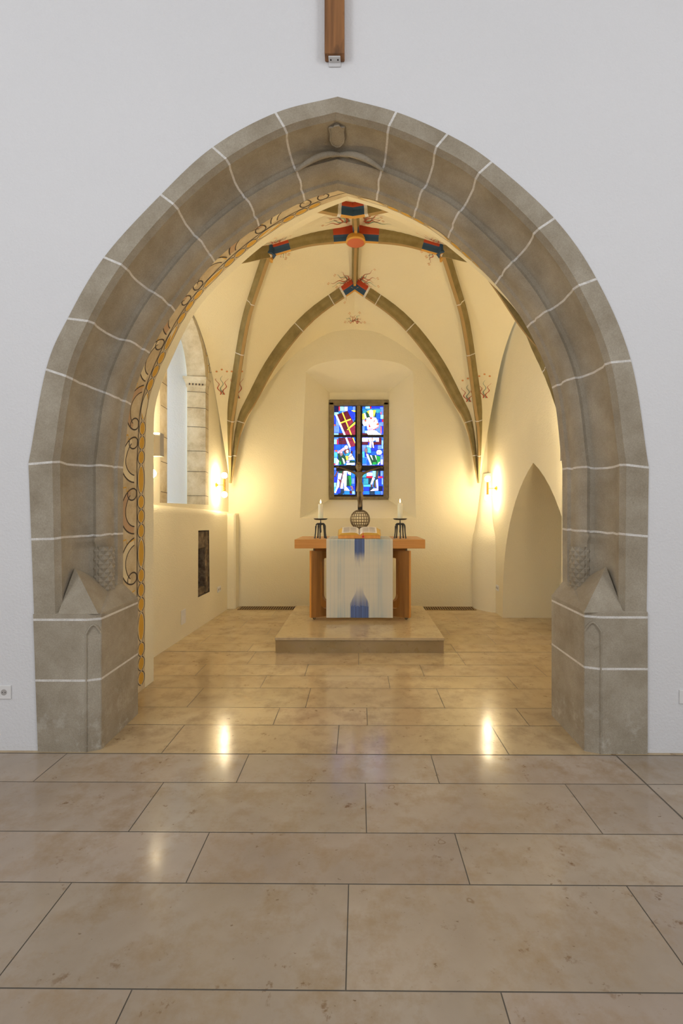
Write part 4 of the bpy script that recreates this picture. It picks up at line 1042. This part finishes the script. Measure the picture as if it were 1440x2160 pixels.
# figure: skinned skeleton, one continuous surface
def skin(name, verts, edges, radii, mat, parent, root=0, lv=2):
    me = bpy.data.meshes.new(name); me.from_pydata([tuple(Vector(v)-Vector(cr.location)) for v in verts], edges, []); me.materials.append(mat)
    o = bpy.data.objects.new(name, me); COL.objects.link(o); o.parent = parent
    m = o.modifiers.new('Skin', 'SKIN'); m.use_smooth_shade = True
    for i, d in enumerate(me.skin_vertices[0].data):
        r = radii[i]; d.radius = r if isinstance(r, tuple) else (r, r); d.use_root = (i == root)
    s = o.modifiers.new('Sub', 'SUBSURF'); s.levels = lv; s.render_levels = lv
    return o
fy = CY-0.045
def q(px, py, dy=0): return Vector(((px-756)/F*6.15, fy+dy, EYE-(py-1080)/F*6.15))
vs = [q(758.6, 1029), q(758.6, 1018), q(758, 1006), q(757.5, 998), q(757, 993.5, -0.004), q(757.2, 990.5, -0.010), # pelvis.. neck
      q(750, 997), q(741, 993.5, 0.008), q(729, 989, 0.018), q(717.5, 985, 0.026), q(713.5, 984.3, 0.026),
      q(765.5, 997), q(775, 993.5, 0.008), q(787, 989, 0.018), q(799, 985.4, 0.026), q(803, 984.8, 0.026),
      q(756.3, 1034, -0.004), q(755.3, 1049, -0.018), q(757.3, 1064, 0.0), q(758.2, 1071, -0.012),
      q(761.5, 1034, -0.004), q(763.0, 1049, -0.018), q(760.8, 1063, -0.006), q(759.8, 1070, -0.022)]
ed = [(0,1),(1,2),(2,3),(3,4),(4,5),(3,6),(6,7),(7,8),(8,9),(9,10),(3,11),(11,12),(12,13),(13,14),(14,15),(0,16),(16,17),(17,18),(18,19),(0,20),(20,21),(21,22),(22,23)]
ra = [(0.038,0.026),(0.030,0.023),(0.035,0.024),(0.037,0.024),(0.018,0.018),(0.014,0.014),0.021,0.0155,0.012,0.0095,0.008,0.021,0.0155,0.012,0.0095,0.008,0.023,0.019,0.015,0.011,0.023,0.019,0.015,0.011]
fig = skin('figure', vs, ed, ra, M_bronze, cr)
# head with brow, nose, beard and hair
hc = q(756.3, 984.0, -0.016)
mb = MB(); n1, n2 = 44, 56; rows = []
for i in range(n1+1):
    ph = -math.pi/2+math.pi*i/n1; row = []
    for j in range(n2):
        th = 2*math.pi*j/n2; dx, dy, dz = math.cos(ph)*math.sin(th), -math.cos(ph)*math.cos(th), math.sin(ph)
        r = Vector((dx*0.043, dy*0.046, dz*0.066)); k = 1.0
        if dz < -0.2: r.x *= 1-0.28*(-dz-0.2); 
        if dy < -0.3:
            g2 = lambda a, b, wa, wb: math.exp(-((dx-a)/wa)**2-((dz-b)/wb)**2)
            k += 0.36*g2(0, -0.14, .10, .17)+0.12*g2(0, 0.06, .07, .16)+0.10*g2(0, 0.27, .5, .07)-0.17*g2(.32, .12, .15, .09)-0.17*g2(-.32, .12, .15, .09)+0.06*g2(.32, .11, .09, .035)+0.06*g2(-.32, .11, .09, .035)+0.09*g2(0, -.50, .22, .05)-0.10*g2(0, -.42, .24, .03)+0.08*g2(0, -.35, .2, .03)+0.10*g2(0, -.75, .3, .15)
        if dy > -0.2 and abs(dx) > 0.75 and abs(dz) < 0.2: k += 0.07
        row.append(hc+r*k)
    rows.append(row)
mb.grid(rows, closed=True); hd = child(mb, 'figure_head', M_bronze, fig, off=Vector(cr.location), smooth=True, angle=80)
mb = MB(); rows = []
for i in range(9):
    ph = math.radians(8+82*i/8); rows.append([hc+Vector((0.0475*math.cos(ph)*math.sin(t), -0.050*math.cos(ph)*math.cos(t)+0.003, max(0.071*math.sin(ph), 0.040 if math.cos(t) > 0.35 else -1)+0.002*math.sin(t*14))) for t in [2*math.pi*j/28 for j in range(28)]])
rows.insert(0, [hc+Vector((0.048*math.sin(t), -0.036*math.cos(t)+0.012 if math.cos(t) > 0 else -0.050*math.cos(t), 0.038 if math.cos(t) > 0.35 else -0.055)) for t in [2*math.pi*j/28 for j in range(28)]])
mb.grid(rows, closed=True); child(mb, 'figure_hair', M_bronze, fig, off=Vector(cr.location), smooth=True, angle=60)
# loincloth
mb = MB(); rows = []
for (py, rx, ry) in ((1018, 0.036, 0.028), (1020, 0.041, 0.032), (1026, 0.045, 0.034), (1034, 0.048, 0.034), (1036.5, 0.049, 0.033), (1036, 0.042, 0.028)):
    c = q(758.7, py, -0.002); rows.append([c+Vector((rx*math.cos(t), ry*math.sin(t)*(1+0.07*math.sin(t*9)), 0.002*math.sin(t*5))) for t in [2*math.pi*j/30 for j in range(30)]])
mb.grid(rows, closed=True); child(mb, 'loincloth', M_bronze, fig, off=Vector(cr.location), smooth=True)
# hands: palm, thumb and four fingers
for sg, (hx, hy) in ((-1, (713.0, 984.2)), (1, (803.6, 984.7))):
    p0 = q(hx, hy, 0.022); o_ = Vector((sg, 0, 0)); v_ = Vector((0, 0, 1))
    verts = [p0-o_*0.008, p0+o_*0.010]; edges = [(0, 1)]; rad = [(0.008, 0.005), (0.012, 0.0045)]
    for k, ln in enumerate((0.020, 0.024, 0.022, 0.017)):
        b = len(verts); s = p0+o_*0.014+v_*(0.0095-0.006*k)
        verts += [s, s+o_*ln*0.55+Vector((0, -0.005, 0.001*(1.5-k))), s+o_*ln*0.85+Vector((0, -0.013, 0.001*(1.5-k)))]
        edges += [(1, b), (b, b+1), (b+1, b+2)]; rad += [0.0035, 0.003, 0.0024]
    b = len(verts); verts += [p0+v_*0.013+o_*0.002, p0+v_*0.021+o_*0.010+Vector((0, -0.006, 0))]; edges += [(0, b), (b, b+1)]; rad += [0.004, 0.003]
    skin('figure_hand', verts, edges, rad, M_bronze, fig, lv=1)
    mb = MB(); mb.ball(p0+Vector((0, -0.010, 0)), 0.004, 8); part(mb, 'nail', M_bar, cr)
# ------------------------------------------------------------------ wall lamps
def sconce(xw, sgn, d, za, zb, reach, lab):
    zm = (za+zb)/2
    e = empty('wall_lamp', (xw, d, zm)); tag(e, lab, 'wall lamp', 'brass double globe wall lamps in the chancel')
    xg = xw+sgn*reach
    mb = MB(); mb.tube([(xw+sgn*0.002, d, zm), (xw+sgn*0.012, d, zm), (xw+sgn*0.014, d, zm), (xw+sgn*0.03, d, zm)], [0.034, 0.034, 0.018, 0.016], 20); part(mb, 'mount', M_brass, e, smooth=True)
    mb = MB(); mb.tube([(xw+sgn*0.025, d, zm), (xg, d, zm)], 0.004, 8); part(mb, 'arm', M_brass, e, smooth=True)
    for k, (dx, dy) in enumerate(((-0.010, 0), (0.010, 0.004), (0.0, -0.010))):
        mb = MB(); mb.tube([(xg+dx, d+dy, zb+0.03), (xg+dx, d+dy, za-0.03)], 0.006, 10); part(mb, 'rod', M_brass, e, smooth=True)
    for z in (za, zb):
        mb = MB(); mb.ball((xg, d, z), 0.043, 16); part(mb, 'globe', M_globe, e, smooth=True)
sconce(xl(6.92)-0.05, 1, 6.92, 2.035, 1.755, 0.125, 'brass wall lamp with two glowing globes on the left wall beside the rib springing')
sconce(xr(7.05), -1, 7.02, 1.99, 1.71, 0.135, 'brass wall lamp with two glowing globes on the right wall near the back corner')
sconce(xl(4.66)-0.05, 1, 4.66, 2.16, 1.88, 0.13, 'brass wall lamp behind the grey uplighter box, only its lower globe showing')
sconce(xr(4.42), -1, 4.42, 2.10, 1.82, 0.12, 'wall lamp on the near right wall hidden behind the arch jamb')
def uplighter(x0_, x1_, d, z0_, z1_, lab):
    e = empty('wall_uplighter', ((x0_+x1_)/2, d, (z0_+z1_)/2)); tag(e, lab, 'wall lamp')
    mb = MB(); mb.box((x0_, d-0.06, z0_), (x1_, d-0.045, z1_)); mb.box((x0_, d+0.015, z0_), (x1_, d+0.03, z1_)); mb.box((x0_, d-0.045, z0_), (x0_+0.015, d+0.015, z1_)); mb.box((x1_-0.015, d-0.045, z0_), (x1_, d+0.015, z1_)); mb.box((x0_+0.015, d-0.045, z0_), (x1_-0.015, d+0.015, z0_+0.015)); part(mb, 'housing', M_greybox, e)
    mb = MB(); mb.box((x0_+0.016, d-0.044, z1_-0.03), (x1_-0.016, d+0.014, z1_-0.02)); part(mb, 'lamp_strip', M_up, e)
    l = bpy.data.lights.new('uplighter_lamp', 'AREA'); l.shape = 'RECTANGLE'; l.size = 0.16; l.size_y = 0.05; l.energy = 30; l.color = (1.0, 0.84, 0.60)
    lo = bpy.data.objects.new('uplighter_lamp', l); COL.objects.link(lo); lo.parent = e; lo.location = (0, -0.015, (z1_-z0_)/2-0.012)
    lo.rotation_euler = (Vector((0, 1.0 if d < 5 else 0, 2.6))+Vector((-0.9*math.copysign(1, x0_), 0, 0))).to_track_quat('-Z', 'Y').to_euler()
M_up = emit('uplighter_glow', (1.0, 0.84, 0.6, 1), 12)
uplighter(-2.10, -1.89, 4.56, 2.035, 2.255, 'square grey box uplighter on the left wall in front of the lamp beside the window')
uplighter(1.86, 2.06, 4.36, 1.97, 2.20, 'square grey box uplighter on the near right wall peeking past the arch jamb')

# ------------------------------------------------------------------ sockets, hatch
def socket(c, nx, w_, h_, nsock, lab, horizontal=True):
    e = empty('power_socket', c); tag(e, lab, 'socket'); c = Vector(c); n_ = Vector(nx); side = Vector((n_.y, -n_.x, 0)); u = Vector((0, 0, 1))
    def bx(mb, cs, cu, w2, h2, d0, d1, m=0):
        P = [c+side*(cs+a*w2)+u*(cu+b*h2)+n_*d0 for a, b in ((-1, -1), (1, -1), (1, 1), (-1, 1))]; mb.prism(P, n_*(d1-d0), m)
    mb = MB(); bx(mb, 0, 0, w_/2, h_/2, 0.0005, 0.009); cp = part(mb, 'cover_plate', M_plastic, e, bevel=0.003)
    for k in range(nsock):
        cs = 0 if nsock == 1 else (k-0.5)*w_/2
        mb = MB(); P = [c+side*(cs+0.019*math.cos(2*math.pi*i/20))+u*(0.019*math.sin(2*math.pi*i/20))+n_*0.0092 for i in range(20)]; mb.prism(P, n_*0.001)
        sw = child(mb, 'socket_well', plain('socket_shadow', rgb(176, 170, 164), 0.5), cp, off=c)
        for dx in (-0.009, 0.009):
            mb = MB(); P = [c+side*(cs+dx+0.003*math.cos(2*math.pi*i/8))+u*(0.003*math.sin(2*math.pi*i/8))+n_*0.0102 for i in range(8)]; mb.prism(P, n_*0.0006); child(mb, 'pin_hole', M_black, cp, off=c)
socket((-2.223, 2.965, 0.369), (0, -1, 0), 0.085, 0.085, 1, 'white wall socket low on the white wall left of the arch')
socket((2.035, 2.965, 0.352), (0, -1, 0), 0.085, 0.085, 1, 'white wall socket at the right edge of the picture low on the white wall')
socket((xl(6.90), 6.90, 0.375), (1, 0, 0), 0.15, 0.082, 2, 'double white socket on the left chancel wall beside the stone cupboard niche')
socket((xr(7.0), 6.98, 0.385), (-1, 0, 0), 0.13, 0.082, 2, 'double white socket on the right chancel wall beside the arched recess')
ht = empty('access_panel', (xl(5.62), 5.62, 0.26)); tag(ht, 'flush white inspection panel low on the left chancel wall', 'panel')
mb = MB(); mb.box((xl(5.62)+0.001, 5.55, 0.17), (xl(5.62)+0.006, 5.69, 0.34)); part(mb, 'lid', M_plastic, ht, bevel=0.002)
# stone frame inside the cupboard niche
nf_ = empty('niche_frame', (xl(6.3)-0.1, 6.3, 0.40)); tag(nf_, 'dark rough stone lining of the small cupboard niche in the left wall', 'niche')
mb = MB()
xx = xl(6.3)
mb.box((xx-0.24, 6.40, 0.403), (xx-0.01, 6.515, 1.245)); part(mb, 'jamb_stone', M_rough, nf_, bevel=0.012)
mb = MB(); mb.box((xx-0.24, 6.105, 1.02), (xx-0.02, 6.40, 1.245)); part(mb, 'lintel_stone', M_rough, nf_, bevel=0.01)
mb = MB(); mb.box((xx-0.24, 6.105, 0.403), (xx-0.02, 6.40, 0.50)); part(mb, 'sill_stone', M_rough, nf_, bevel=0.01)

# ------------------------------------------------------------------ hanging wooden cross on the nave wall
hx = empty('wooden_cross', (-0.15, 2.94, 4.30)); tag(hx, 'foot of a brown weathered wooden cross hung on the white wall above the arch', 'cross')
mb = MB(); mb.box((-0.209, 2.905, 4.312), (-0.087, 2.962, 5.95)); part(mb, 'upright', M_beam, hx, bevel=0.004)
mb = MB(); mb.box((-0.70, 2.905, 5.25), (0.40, 2.962, 5.37)); part(mb, 'crossbar', M_beam, hx, bevel=0.004)
mb = MB(); mb.box((-0.186, 2.918, 4.303), (-0.112, 2.964, 4.3115)); mb.box((-0.186, 2.957, 4.28), (-0.112, 2.964, 4.3115)); o = part(mb, 'bracket', M_metal, hx, bevel=0.003); o['label'] = 'white metal bracket'
for dx in (-0.172, -0.128):
    mb = MB(); mb.tube([(dx, 2.938, 4.3035), (dx, 2.938, 4.3015)], 0.005, 10); part(mb, 'screw', M_black, hx)
